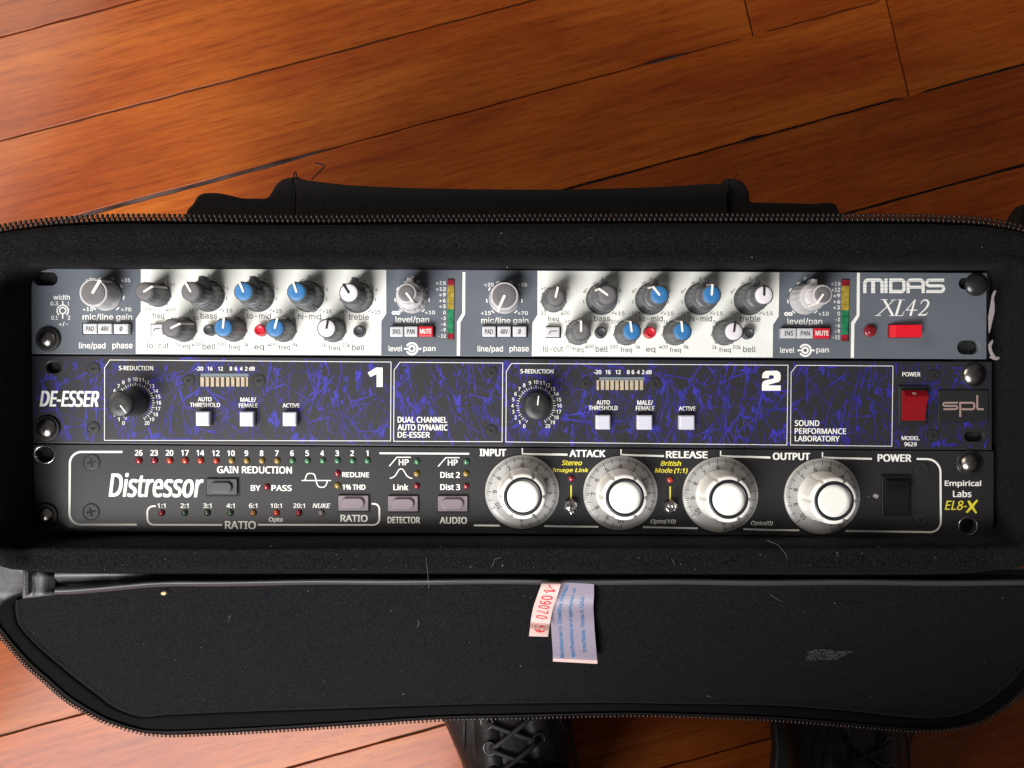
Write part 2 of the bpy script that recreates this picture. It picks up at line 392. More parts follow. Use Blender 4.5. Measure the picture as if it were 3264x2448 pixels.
# ------------------------------------------------------------------ common hardware (all children of a unit)
def fit_screw(unit, T, x, y, r_px, material, washer_px=0, h=2.2, rot=20, wmat='washer', wz=0):
    """domed cross-head screw; the photo point is its head"""
    hh = h if not wz else h + wz
    c = P(*T(x, y), hh * .6); k = 1 / 6.34
    sc = {A1: 3.687, A2: 3.456, A3: 3.687, A4: 2.698, A5: 2.765, B1: 3.456, B2: 3.16, B3: 3.16, B4: 2.765, B5: 2.821, C1: 3.456, C2: 3.456, C3: 3.3515, C4: 3.16, C5: 2.56}[T]
    r = r_px / sc * k
    m = M(); w0 = wz
    cr = math.radians(rot)
    # head built as a ring-and-cross grid: plain dome, its recess shade painted on as a dark cross
    seg = 48; rings = []
    def top(rad): return w0 + h * math.sqrt(max(0, 1 - (rad / (r * 1.06)) ** 2))
    for rr in (1, .97, .9, .8, .7, .6, .52, .46, .40, .34, .28, .22, .16, .10, .04):
        ring = []
        for i in range(seg):
            a = 2 * math.pi * i / seg; rad = rr * r; x_, y_ = rad * math.cos(a - cr), rad * math.sin(a - cr)
            inx = (abs(x_) < .11 * r * (1.15 - rr * .6) * 1.3 and abs(y_) < .48 * r) or (abs(y_) < .11 * r * (1.15 - rr * .6) * 1.3 and abs(x_) < .48 * r)
            z = top(rad) - (h * .75 * (1.0 - rr * .9) + .25 * h if inx else 0) * 0
            ring.append((c.x + rad * math.cos(a), c.y + rad * math.sin(a), z))
        rings.append(ring)
    rings.insert(0, [(p[0], p[1], w0 + .02) for p in rings[0]])
    m.loft(rings, cap=True, smooth=False)
    s = obj('rack_screw' if washer_px or h > 2 else 'panel_screw', m, material, unit, (c.x, c.y, w0))
    m = M()
    for q, a in enumerate((cr, cr + math.pi / 2)):
        d = Vector((math.cos(a), math.sin(a))) * r; n_ = Vector((-d.y, d.x)) / r
        vs = []
        for t in (-.46, -.2, 0, .2, .46):
            hw = r * (.05 if abs(t) > .4 else .13 if abs(t) > .1 else .15)
            for s_ in (-1, 1): vs.append((c.x + d.x * t + n_.x * hw * s_, c.y + d.y * t + n_.y * hw * s_, top(abs(t) * r) + .05 + q * .01))
        m.add(vs, [(2 * i, 2 * i + 1, 2 * i + 3, 2 * i + 2) for i in range(4)])
    obj('painted_cross', m, 'hole', s, (c.x, c.y, w0))
    if washer_px:
        wr = washer_px / sc * k; m = M(); m.lathe(c.x, c.y, [(wr, .03), (wr, max(.5, wz) * .8), (wr * .94, max(.5, wz)), (r * .7, max(.5, wz)), (r * .7, .1)], 40, closed_top=False)
        obj('washer', m, wmat, s, (c.x, c.y, 0))
    return s
def flat_screw(unit, T, x, y, r_px, material='screw_d', socket=True, sc=1, rot=15):
    """countersunk screw flush with the panel; socket or cross drive"""
    c = P(*T(x, y), .2); r = r_px / sc / 6.34; m = M()
    if socket:
        m.lathe(c.x, c.y, [(r, .04), (r, .16), (r * .92, .28), (r * .9, .30), (r * .36, .34), (r * .30, .30), (r * .30, -.0)], 36, smooth=False)
    else:
        m.lathe(c.x, c.y, [(r, .04), (r * .95, .22), (r * .88, .28), (.1, .30)], 36, smooth=False)
    s = obj('panel_screw', m, material, unit, (c.x, c.y, 0))
    if socket: k_ = M(); k_.lathe(c.x, c.y, [(r * .31, .03), (r * .31, .07), (.02, .07)], 14); obj('socket', k_, 'hole', s, (c.x, c.y, 0))
    m = M(); m.stroke([(c.x + r * 1.0 * math.cos(a), c.y + r * 1.0 * math.sin(a)) for a in [2 * math.pi * k / 32 for k in range(32)]], r * .12, .35, closed=True)
    obj('screw_rim', m, 'hole', s, (c.x, c.y, 0))
    if not socket:
        m = M(); cr = math.radians(rot)
        for a in (cr, cr + math.pi / 2):
            d = Vector((math.cos(a), math.sin(a))) * r * .62
            m.stroke([(c.x - d.x, c.y - d.y), (c.x - d.x * .2, c.y - d.y * .2), (c.x + d.x * .2, c.y + d.y * .2), (c.x + d.x, c.y + d.y)], [r * .16, r * .34, r * .34, r * .16], .36 + .004 * (a > cr))
        obj('painted_cross', m, 'hole', s, (c.x, c.y, 0))  # shade of the drive recess painted as dark crossed strokes
    return s
def led(unit, T, x, y, r_px, sc, material, name='indicator_led'):
    c = P(*T(x, y), .6); r = r_px / sc / 6.34; m = M()
    m.lathe(c.x, c.y, [(r, .03), (r, .35), (r * .93, .75), (r * .72, 1.15), (r * .4, 1.4), (.05, 1.5)], 18)
    o = obj(name, m, material, unit, (c.x, c.y, 0))
    m = M(); m.lathe(c.x, c.y, [(r * 1.14, .05), (r * 1.14, .12), (r * .98, .12)], 18, closed_top=False)
    obj('led_rim', m, 'hole', o, (c.x, c.y, 0))
    return o

def knob(unit, base, r0, r1, h, body, cap, ptr, ang, rcap=None, ring=None, z0=.3, flute=14, rcapf=.86, name='knob', bevel=.5, capz=.35, w=.95, side=True, label=None):
    """fluted knob with a cap disc and a raised pointer that runs over the edge and down the side"""
    c = P(*base, 0); m = M()
    m.lathe(c.x, c.y, [(r0 * 1.04, z0), (r0 * 1.04, z0 + .7), (r0, z0 + 1.0, 1), (r0 + (r1 - r0) * .5, h * .5, 1), (r1, h - bevel, 1), (r1 - bevel * .3, h - bevel * .3), (r1 - bevel, h)], flute * 6, flute, r0 * .028)
    o = obj(name, m, body, unit, (c.x, c.y, 0))
    if label: o['label'] = label
    rc = r1 * rcapf; m = M()
    m.lathe(c.x, c.y, [(rc, h - .2), (rc, h + capz * .6), (rc * .96, h + capz), (rc * .5, h + capz + .06)], 40)
    obj('knob_cap', m, cap, o, (c.x, c.y, h))
    a = math.radians(ang); d = Vector((math.sin(a), math.cos(a))); nn = Vector((-d.y, d.x))
    zt = h + capz + .08
    prof = [(.1, zt - .3), (.1, zt + .35), (r1 + .15, zt + .35)] + ([(r1 + .35, zt), (r0 + .35, z0 + 2.2), (r0 - .3, z0 + 2.2), (r1 - .5, zt - .8)] if side else [(r1 + .15, zt - .3)])
    vs = [(c.x + d.x * r + nn.x * w / 2 * s_, c.y + d.y * r + nn.y * w / 2 * s_, z) for s_ in (-1, 1) for r, z in prof]
    n = len(prof); m = M()
    m.add(vs, [tuple(reversed(range(n))), tuple(range(n, 2 * n))] + [(i, (i + 1) % n, n + (i + 1) % n, n + i) for i in range(n)])
    m.lathe(c.x + d.x * .1, c.y + d.y * .1, [(w / 2, zt - .3), (w / 2, zt + .345)], 12)
    obj('pointer', m, ptr, o, (c.x, c.y, h))
    return o
def dual_knob(unit, base, fin, cap, ptr, ang, body='knob', silver=False):
    """two-tier concentric knob: wide lower ring with a finger tab, tall upper knob"""
    c = P(*base, 0); m = M()
    m.lathe(c.x, c.y, [(7.9, .3), (7.9, 1.2), (7.5, 1.6, 1), (7.0, 8, 1), (6.7, 12.2, 1), (6.5, 12.8), (6.1, 13), (5.0, 13), (4.9, 12.4)], 96, 16, .32, closed_top=True)
    lo = obj('ring_knob', m, body, unit, (c.x, c.y, 0))
    a = math.radians(fin); d = Vector((math.sin(a), math.cos(a))); nn = Vector((-d.y, d.x)); m = M()
    q = [c.xy + d * 6.2 + nn * 1.9, c.xy + d * 6.2 - nn * 1.9, c.xy + d * 9.0 - nn * 1.15, c.xy + d * 9.0 + nn * 1.15]
    m.prism([tuple(p) for p in q], 4.5, 11.8, .4)
    obj('finger_tab', m, body, lo, (c.x, c.y, 0))
    return knob(unit, base, 5.6, 4.75, 26.5, body, cap, ptr, ang, z0=12.9, rcapf=.86 if not silver else .80, flute=14)

def print_ticks(m, base, r, angs, w=.55, ln=1.7, z=.05):
    c = P(*base, 0)
    for a in angs:
        t = math.radians(a); da = ln / r / 2
        m.stroke([(c.x + r * math.sin(t + k * da), c.y + r * math.cos(t + k * da)) for k in (-1, 0, 1)], w, z)

def button(unit, T, x0, y0, x1, y1, h, material, r=.35, bev=.35, name='push_button'):
    a = P(*T(x0, y0), h); b = P(*T(x1, y1), h); m = M()
    m.box(a.x, b.y, b.x, a.y, -.5, h, bev, r)
    return obj(name, m, material, unit, ((a.x + b.x) / 2, (a.y + b.y) / 2, 0)), (a, b)
def patch(T, pts, z0, z1):
    m = M(); m.prism([tuple(p) for p in pxs(T, pts)], z0, z1); return m

# =================================================================== FLOOR
ZF = -HF
floor = M(); floor.box(-2600, -2600, 2600, 2600, ZF - 30, ZF - 2.6)
FL = obj('floor', floor, 'dirt'); FL['kind'] = 'structure'
Y0 = [-1830, -1500, -1170, -850, -530, -205, 120, 450, 757, 1098, 1424, 1735, 2040, 2345, 2701, 3030, 3360, 3690, 4020, 4350]
Y1 = [-2700, -2370, -2040, -1725, -1405, -1085, -765, -412, -119, 205, 526, 838, 1150, 1475, 1800, 2130, 2460, 2790, 3120, 3450]
Y0 = [-3810, -3480, -3150, -2820, -2490, -2160] + Y0 + [4680, 5010, 5340]; Y1 = [-4680, -4350, -4020, -3690, -3360, -3030] + Y1 + [3780, 4110, 4440]
JOINT = {6: [-1500, 4300], 7: [-700, 2368], 8: [-1900, 2862], 9: [-900, 4600], 10: [5000], 11: [-1200], 12: [4200], 13: [-1500, 4100], 14: [-700, 4900], 5: [-600, 3900], 4: [1500], 15: [1900], 16: [-300, 4200]}
JOINT = {k + 6: v for k, v in JOINT.items()}
def fpt(x, y): return P(x, y, ZF)
def on_line(i, px):
    y = Y0[i] + (Y1[i] - Y0[i]) * px / 3264.0
    return y
rg = random.Random(3)
EDGE = {}
for i in range(len(Y0)):
    # wandering worn edge shared by the two neighbours: centre and half gap along the joint
    pts = []; g = rg.uniform(.5, .8); ph = rg.uniform(0, 9)
    if i == 15: g = .8
    if i == 16: g = 1.1
    if i in (19, 20): g = .8
    for k in range(0, 201):
        px = -3500 + k * 50
        gap = g + .35 * abs(math.sin(k * .37 + ph)) * abs(math.sin(k * .11 + ph))
        if i == 14: gap = .4 + (1.5 if px < 900 else max(0, 1.5 - (px - 900) / 150.0))
        if i == 15 and 2350 < px < 2450: gap += 1.0
        if i == 14 and 2060 < px < 2170: gap += 1.2
        pts.append((px, on_line(i, px) + rg.uniform(-1.2, 1.2), gap + rg.uniform(-.12, .25)))
    EDGE[i] = pts
def plank(i, pa, pb):
    top, bot = EDGE[i], EDGE[i + 1]
    ga = fpt(pa, on_line(i, pa)); 
    U, D = [], []
    for px, py, g in top:
        if pa < px < pb: q = fpt(px, py); U.append((q.x, q.y - g, ZF))
    for px, py, g in bot:
        if pa < px < pb: q = fpt(px, py); D.append((q.x, q.y + g, ZF))
    # end joints run square to the boards
    def corner(px, side):
        y = (on_line(i, px) + on_line(i + 1, px)) / 2; hh = (on_line(i + 1, px) - on_line(i, px)) / 2
        top_ = fpt(px - hh * .23 , y - hh * .985); bot_ = fpt(px + hh * .23, y + hh * .985)
        s_ = .85 * side
        return (top_.x + s_, top_.y - .3, ZF), (bot_.x + s_, bot_.y + .3, ZF)
    ta, ba = corner(pa, 1); tb, bb = corner(pb, -1)
    U = [u for u in U if ta[0] + 2 < u[0] < tb[0] - 2]; D = [d for d in D if ba[0] + 2 < d[0] < bb[0] - 2]
    poly = [(p[0], p[1]) for p in ([ta] + U + [tb, bb] + D[::-1] + [ba])]
    m = M(); lift = rg.uniform(0, .35); m.prism(poly, ZF - 8, ZF + lift, .45)
    ang = math.atan2(tb[1] - ta[1], tb[0] - ta[0])
    cx = sum(p[0] for p in poly) / len(poly); cy = sum(p[1] for p in poly) / len(poly)
    obj('plank', m, 'wood', FL, (cx, cy, ZF), rotz=ang)
for i in range(1, len(Y0) - 2):
    js = [-3300] + sorted(JOINT.get(i, [])) + [6300]
    for a, b in zip(js, js[1:]): plank(i, a, b)

# =================================================================== BAG
BAG = thing('equipment_bag', 'black padded rack bag standing open on the planks, zippered lid folded down at the front', 'equipment bag', (0, 0, ZF))
RIMZ = 8.0
rim_px = [(450, 703), (300, 706), (150, 716), (0, 737), (-80, 765), (-150, 825), (-185, 950), (-190, 1250), (-185, 1560), (-150, 1690), (-80, 1762), (0, 1795), (80, 1818), (220, 1828),
          (700, 1830), (1400, 1830), (2100, 1832), (2900, 1834), (3150, 1822), (3300, 1780), (3400, 1690), (3440, 1560), (3445, 1250), (3440, 1000), (3415, 860), (3350, 782), (3264, 740), (3141, 715), (3000, 706), (2800, 703), (2100, 702), (1400, 705), (900, 707)]
def catmull(pts, closed=True, sub=12):
    n = len(pts); out = []
    for i in range(n if closed else n - 1):
        p0, p1, p2, p3 = (Vector(pts[(i - 1) % n] if closed or i else pts[0]), Vector(pts[i]), Vector(pts[(i + 1) % n]), Vector(pts[(i + 2) % n] if closed or i + 2 < n else pts[-1]))
        for k in range(sub):
            t = k / sub
            out.append(.5 * (2 * p1 + (p2 - p0) * t + (2 * p0 - 5 * p1 + 4 * p2 - p3) * t * t + (3 * p1 - p0 - 3 * p2 + p3) * t ** 3))
    if not closed: out.append(Vector(pts[-1]))
    return out
def resample(pts, step, closed=True):
    q = list(pts) + ([pts[0]] if closed else []); out = [q[0].copy()]; acc = 0
    for a, b in zip(q, q[1:]):
        L = (b - a).length; 
        if L < 1e-9: continue
        t = step - acc
        while t <= L: out.append(a + (b - a) * (t / L)); t += step
        acc = (acc + L) % step
    return out
rim = resample(catmull([tuple(P(x, y, RIMZ)) for x, y in rim_px]), 3.0)
rim = [Vector((p.x, p.y)) for p in rim]
ix0, iy0 = P(38, 1737, 20).xy; ix1, iy1 = P(3262, 846, 20).xy     # opening of the padding
ir = 10
def inner(p):
    x = min(max(p.x, ix0 + ir), ix1 - ir); y = min(max(p.y, iy0 + ir), iy1 - ir)
    d = Vector((p.x - x, p.y - y))
    if d.length < 1e-6: d = Vector((0, 1))
    # nearest point on a rounded rectangle
    return Vector((x, y)) + d.normalized() * ir
def wob(p, s, a): return a * (math.sin(p.x * s + 1.3) * .6 + math.sin(p.x * s * 2.3 + p.y * s + .4) * .4)
def ringat(t, z, amp=0, dz=0):
    out = []
    for p in rim:
        q = inner(p); s_ = q + (p - q) * t
        up = (min(1, max(0, (-228 - s_.x) / 9)) * 15 + min(1, max(0, (s_.x - 238) / 10)) * 10) * min(1, max(0, (44 - s_.y) / 16)) * min(1, max(0, (z + 5) / 20)) * max(0, 1 - max(0, t - .3) * 1.4)  # padding raised at both sides, out of view, to shade the panel ends
        out.append((s_.x, s_.y + wob(p, .021, amp), z + up + wob(p, .013, dz)))
    return out
m = M()
m.loft([ringat(-.25, -26), ringat(-.02, -24), ringat(0, -22), ringat(0, 8, .3, .3), ringat(.015, 14, .4, .4), ringat(.05, 18, .4, .6), ringat(.10, 20.2, .3, .6), ringat(.16, 20.8, 0, .6), ringat(.25, 19.4, 0, .5), ringat(.36, 18.6, 0, .5),
        ringat(.55, 18.6, 0, .5), ringat(.72, 18.0, 0, .4), ringat(.84, 15.8, 0, .4), ringat(.90, 12.5), ringat(.93, 8.5), ringat(.95, 3)])
obj('foam_padding', m, 'fleece', BAG)
# outer shell from the rim to the floor
def ringout(d, z):
    c = Vector(((ix0 + ix1) / 2, (iy0 + iy1) / 2)); out = []; n = len(rim)
    for i, p in enumerate(rim):
        t = (rim[(i + 1) % n] - rim[i - 1]).normalized(); nn = Vector((t.y, -t.x))
        if nn.dot(p - c) < 0 and abs(nn.dot(p - c)) > .5: nn = -nn
        out.append((p.x + nn.x * d, p.y + nn.y * d, z))
    return out
m = M()
m.loft([ringout(-4, 3), ringout(-1.2, 6.8), ringout(-.6, 7.4), ringout(0, 7.2), ringout(.4, 5.5), ringout(.6, 0), ringout(2, -12), ringout(2.5, -60), ringout(3, -200), ringout(2, -340), ringout(-2, -380), ringout(-10, -391)], cap=True)
obj('outer_shell', m, 'nylon', BAG)
m = M()
m.loft([ringout(-3.4, 8.2), ringout(-3.1, 9.0), ringout(-2.3, 9.1), ringout(-2.0, 8.3)])
obj('zipper_tape_edge', m, 'vinyl', BAG)
# zipper teeth along the back of the rim, one coil bead each
pitch = 2.5; teeth = []
rz = resample([Vector((*p, 0)) for p in rim], pitch)
for k, p in enumerate(rz):
    vis = P(-90, 1000, RIMZ).x < p.x < P(3360, 1000, RIMZ).x and p.y > 20
    if vis:
        t = (rz[(k + 1) % len(rz)] - rz[k - 1]).normalized(); teeth.append((p, t))
m0 = M()
# a tooth: bulbous inner head and a looped outer end, lying across the tape
m0.tube([(0, 1.1, -.5), (0, .75, .75), (0, 0, 1.15), (0, -.7, .75), (0, -1.0, -.5)], [.6, .9, 1.08, .9, .6], 8)
m0.tube([(1.1, 3.1, -1.6), (1.1, 2.8, -.7), (1.1, 2.0, -.5), (1.1, 1.4, -1.0)], [.6, .9, .9, .5], 6)
me_t = bpy.data.meshes.new('zipper_tooth')
me_t.from_pydata([(x * .001, y * .001, z * .001) for x, y, z in m0.v], [], m0.f); me_t.polygons.foreach_set('use_smooth', [True] * len(m0.f)); me_t.materials.append(MT['tooth'])
for p, t in teeth:
    nn = Vector((-t.y, t.x)); 
    if nn.y < 0: nn = -nn
    o = mk('zipper_tooth', me_t, BAG, GZ((p.x, p.y, RIMZ + .6)))
    o.rotation_euler.z = math.atan2(-nn.x, nn.y)
n_top = len(teeth)

# handle on the back of the bag
hz = -22
def hp(pts, z=hz): return [tuple(P(x, y, z).xy) for x, y in pts]
HND = M()
grip = [(930, 800), (945, 640), (938, 566), (975, 573), (1100, 588), (1250, 596), (1400, 600), (1632, 603), (1850, 602), (2100, 595), (2312, 586), (2318, 640), (2330, 800)]
HND.prism(hp([(p.x, p.y) for p in catmull([(x, y, 0) for x, y in grip], False, 4)]), hz - 9, hz, .9)
obj('handle_grip', HND, 'webbing', BAG)
for pts in ([(560, 800), (583, 700), (588, 668), (608, 645), (622, 622), (645, 611), (690, 611), (730, 619), (765, 627), (805, 628), (842, 627), (858, 612), (872, 588), (893, 568), (918, 562), (938, 566), (945, 640), (930, 800)],
            [(2330, 800), (2318, 640), (2312, 586), (2320, 563), (2336, 566), (2352, 566), (2375, 578), (2392, 605), (2397, 636), (2425, 641), (2500, 642), (2590, 645), (2640, 642), (2668, 646), (2682, 668), (2694, 700), (2720, 800)]):
    m = M(); m.prism(hp([(p.x, p.y) for p in catmull([(x, y, 0) for x, y in pts], False, 4)]), hz - 14, hz - 2.5, 1.6)
    obj('handle_anchor', m, 'webbing', BAG)
m = M()   # loose threads
for z_, pts in ((hz + 1, [(992, 572), (1010, 556), (1030, 535), (1036, 529), (1028, 524), (1005, 519)]), (hz + 1, [(938, 568), (937, 552), (941, 546), (945, 556), (944, 570)]), (hz + 1, [(2338, 568), (2345, 560), (2351, 554)])):
    m.tube([P(x, y, z_) for x, y in pts], .38, 6)
obj('loose_thread', m, 'webbing', BAG)
# strap loop at the back right corner
m = M(); m.prism(hp([(3300, 640), (3275, 648), (3258, 668), (3240, 700), (3225, 740), (3218, 800), (3420, 860), (3420, 640)], -60), -72, -60, 2)
obj('side_strap', m, 'webbing', BAG)

# ---- hinge: padded vinyl roll between the rim and the lid
def hinge_sec(px):
    f = min(1, max(0, (px - 175) / 420.0)); f = f * f * (3 - 2 * f)
    # lower edge of roll bends down at the left end
    yl = 1893 - (1893 - 1868) * f if px < 600 else 1868 - 5 * min(1, (px - 600) / 600.0)
    if px > 1700: yl = 1863 + 3 * min(1, (px - 1700) / 1500.0)
    rr = 1.0
    top = 1822
    return [(top - 12, -6), (top + 2, -3 - 6 * f + 5 * (1 - f)), (top + (yl - top) * (.30), -7 * f - 2 * (1 - f)), (top + (yl - top) * .52, -4.5 * f - 6 * (1 - f)), (yl - 26, -3.5 * f - 6 * (1 - f)), (yl - 20, .3), (yl - 13, 2.0), (yl - 7, 1.6), (yl - 3, .2), (yl, -2.0), (yl + 1.5, -6), (yl - 3, -11)]
m = M(); secs = []
for k in range(0, 131):
    px = 174 + (3420 - 174) * k / 130.0
    secs.append([tuple(P(px, y + 1.2 * math.sin(px * .011) * (y > 1840), z + .5 * math.sin(px * .017 + y))) for y, z in hinge_sec(px)])
m.loft(secs, closed=False); obj('hinge_roll', m, 'vinyl', BAG)
m = M()   # stitched binding wrapped round the end of the roll
secs = []
for px, dz in ((72, -5), (74, 1.5), (80, 2.6), (95, 3.0), (108, 3.1), (113, 1.9), (118, 3.2), (130, 3.4), (146, 3.0), (152, 1.0), (176, .4), (178, -6)):
    lo = 1907 - (px - 72) * .11
    secs.append([tuple(P(px, y, z + dz * .8)) for y, z in ((1812, -8), (1824, -3), (1840, -2.5), (1865, -3), (1885, -2.2), (lo - 6, -1.5), (lo, -4), (lo + 1, -10))])
m.loft(secs, closed=False); obj('binding_strip', m, 'binding', BAG)
m = M()
for y in range(1828, 1902, 5):
    m.tube([P(82 + (y % 3), y, 1.2), P(88, y - 4, 1.9), P(95, y - 5, 1.2)], .45, 5)
st = obj('stitching', m, 'ink_black', BAG); st['kind'] = 'stuff'
m = M(); m.loft([[tuple(P(x, y, z)) for x, y, z in row] for row in (
    [(-170, 1690, -30), (-60, 1730, -26), (20, 1775, -20), (80, 1790, -20)], [(-170, 1850, -34), (-60, 1855, -29), (20, 1858, -26), (82, 1860, -27)],
    [(-170, 1868, -34), (-60, 1869, -27), (20, 1870, -24), (84, 1868, -25)], [(-170, 1930, -40), (-60, 1940, -31), (15, 1920, -25), (84, 1905, -24)], [(-170, 1990, -60), (-70, 1975, -44), (14, 1932, -36), (84, 1915, -34)])], closed=False)
obj('gusset', m, 'binding', BAG)

# ---- lid, folded down towards the camera's bottom edge
SLOPE = .94
YH = P(1600, 1862, -3).y
def PF(px, py, off=0.0):
    """point of the lid's plane (sloping down and away from the hinge), lifted off mm along its normal"""
    d = ray(px, py); k = math.sqrt(1 + SLOPE ** 2)
    # plane z = -4 + off*k + SLOPE*(y-YH)
    c0 = -4 + off * k; t = (DP - c0 + SLOPE * YH) / (SLOPE * d.y - d.z)
    return Vector((d.x * t, d.y * t, DP + d.z * t))
zip_px = [(60, 1900), (45, 1909), (20, 1915), (0, 1927), (-18, 1950), (-20, 1985), (0, 2018), (80, 2113), (150, 2176), (214, 2232), (290, 2278), (348, 2305), (447, 2334), (510, 2341), (572, 2342), (800, 2332), (1100, 2313), (1398, 2293), (1620, 2288), (1846, 2282), (2010, 2279), (2164, 2282), (2350, 2289), (2512, 2297), (2700, 2312), (2910, 2329), (3009, 2327), (3080, 2315), (3134, 2297), (3218, 2242), (3290, 2170), (3350, 2090), (3390, 2000), (3390, 1930), (3370, 1890), (3340, 1862), (3000, 1855), (1800, 1852), (600, 1858), (180, 1885)]
lin_px = [(75, 1905), (62, 1910), (52, 1913), (50, 1918), (49, 1930), (52, 1965), (66, 2000), (118, 2058), (180, 2112), (238, 2160), (310, 2215), (368, 2257), (447, 2285), (510, 2281), (572, 2277), (800, 2268), (1100, 2258), (1398, 2248), (1620, 2243), (1846, 2241), (2010, 2241), (2164, 2244), (2350, 2246), (2512, 2251), (2700, 2266), (2910, 2288), (3009, 2287), (3070, 2275), (3115, 2258), (3190, 2205), (3255, 2140), (3310, 2070), (3350, 1990), (3350, 1930), (3340, 1892), (3320, 1866), (3000, 1858), (1800, 1855), (600, 1862), (180, 1888)]
def dense(pts): return [(p.x, p.y) for p in catmull([(x, y, 0) for x, y in pts], True, 5)]
Z_, L_ = dense(zip_px), dense(lin_px)
cen = (1680, 2060)
def shr(pts, a, b): return [(cen[0] + (x - cen[0]) * a, cen[1] + (y - cen[1]) * b) for x, y in pts]
def rows(pts, off, mixp=None, t=0):
    return [tuple(PF(x + ((mixp[i][0] - x) * t if mixp else 0), y + ((mixp[i][1] - y) * t if mixp else 0), off)) for i, (x, y) in enumerate(pts)]
m = M()
m.loft([rows(Z_, -16, L_, .25), rows(Z_, -14, L_, .08), rows(Z_, -6, L_, .03), rows(Z_, -3.0), rows(Z_, -4.0, L_, .30), rows(Z_, -5.5, L_, .75), rows(Z_, -6.5, L_, .97), rows(L_, -8)], capstart=True)
obj('lid_border', m, 'nylon', BAG)
m = M()
m.loft([rows(L_, -8), rows(L_, -1.6), rows(shr(L_, .9985, .99), -.5), rows(shr(L_, .996, .965), .9), rows(shr(L_, .993, .94), .5), rows(shr(L_, .985, .92), .2), rows(shr(L_, .9, .8), .9), rows(shr(L_, .75, .6), 1.4), rows(shr(L_, .5, .35), 1.7), rows(shr(L_, .2, .1), 1.8)], cap=True)
obj('lid_lining', m, 'lining', BAG)
# lid zipper
zp = [Vector(PF(x, y, -3)) for x, y in Z_]
zs = resample(zp, 2.55)
nz = 0; mt = M(); cand = []
for k, p in enumerate(zs):
    t = (zs[(k + 1) % len(zs)] - zs[k - 1]).normalized()
    if p.y > YH - 15: continue
    cand.append((p, t))
nrm = Vector((0, -SLOPE, 1)).normalized()
m0 = M(); m0.tube([(0, -1.2, .1), (0, .2, .8), (0, 1.0, .7), (0, 1.75, 0)], [.5, .75, .62, .42], 6)
me_l = bpy.data.meshes.new('lid_zipper_tooth')
me_l.from_pydata([(x * .001, y * .001, z * .001) for x, y, z in m0.v], [], m0.f); me_l.polygons.foreach_set('use_smooth', [True] * len(m0.f)); me_l.materials.append(MT['tooth'])
cc = PF(1680, 2060)
cand.sort(key=lambda c: (abs(c[0].x + 60)))     # the ones best seen stand in the left half of the lower edge
cand.sort(key=lambda c: 0 if c[0].x < 40 else 1)
for k, (p, t) in enumerate(cand):
    out = t.cross(nrm)
    if out.dot(p - cc) < 0: out = -out
    R = Matrix((out.cross(nrm), out, nrm)).transposed()
    if k < 300 - n_top:
        o = mk('lid_zipper_tooth', me_l, BAG, GZ(p)); o.rotation_euler = R.to_euler()
    else:
        mt.add([p + R @ Vector(v) for v in m0.v], m0.f, True)
o = obj('lid_zipper_row', mt, 'tooth', BAG); o['kind'] = 'stuff'
# zipper weave marks behind the teeth
m = M(); m.loft([rows(Z_, -2.6, L_, .06), rows(Z_, -2.2, L_, .12), rows(Z_, -2.6, L_, .18)]); obj('lid_zipper_tape', m, 'webbing', BAG)
# chalk scuff on the lining
m = M(); m.prism([tuple(PF(x, y).xy) for x, y in []] or [(0, 0), (1, 0), (1, 1)], 0, 1) if False else None
sc_ = [(2570, 2095), (2578, 2074), (2600, 2068), (2640, 2071), (2680, 2075), (2720, 2073), (2718, 2078), (2690, 2090), (2668, 2102), (2620, 2104), (2590, 2105), (2568, 2104)]
def inside(x, y, q):
    c = False
    for (x0, y0), (x1, y1) in zip(q, q[1:] + q[:1]):
        if (y0 > y) != (y1 > y) and x < (x1 - x0) * (y - y0) / (y1 - y0) + x0: c = not c
    return c
rk_ = random.Random(5); m = M()
while len(m.f) < 420:
    x, y = rk_.uniform(2565, 2725), rk_.uniform(2066, 2108)
    if not inside(x, y, sc_): continue
    a = rk_.uniform(-.5, .5); l_ = rk_.uniform(1.5, 4.5); h_ = rk_.uniform(.4, .9); zo = 2.0 + rk_.uniform(.1, .35)
    m.add([tuple(PF(x + u * l_ * math.cos(a) - v * h_ * math.sin(a), y + u * l_ * math.sin(a) + v * h_ * math.cos(a), zo)) for u, v in ((-1, -1), (1, -1), (1, 1), (-1, 1))], [(0, 1, 2, 3)])
o = obj('chalk_scuff', m, 'chalk', BAG); o['kind'] = 'stuff'
# lint specks over the padding and lining
rl = random.Random(11); m = M()
def speck(q, s_): 
    m.sphere(q, s_, .5, 6, 3)
for k in range(75):
    px, py = rl.uniform(60, 3200), rl.uniform(1890, 2230)
    if px < 400 and py > 1960 + (px) * .75: continue
    speck(PF(px, py, 2.3), rl.choice((.08, .08, .10, .14, .2)))
for px, py, s_ in [(1602, 1803, .55), (1500, 1807, .4), (2036, 1777, .35), (2669, 1763, .45), (2748, 1764, .3), (2661, 1922, .5), (3195, 1906, .35), (1286, 2212, .5), (1248, 1947, .35), (1660, 2124, .5), (982, 1884, .35), (1033, 2172, .35), (1692, 1906, .3), (1598, 743, .35), (2397, 820, .4), (3130, 789, .35), (1617, 852, .45)]:
    if py > 1880: speck(PF(px, py, 2.4), s_ * .7)
    else: speck(P(px, py, 20.6), s_ * .65)
for k in range(60): speck(P(rl.uniform(60, 3200), rl.uniform(1740, 1822), 19.8), rl.choice((.1, .12, .15, .2)))
for k in range(30): speck(P(rl.uniform(60, 3200), rl.uniform(745, 838), 19.8), rl.choice((.1, .12, .15)))
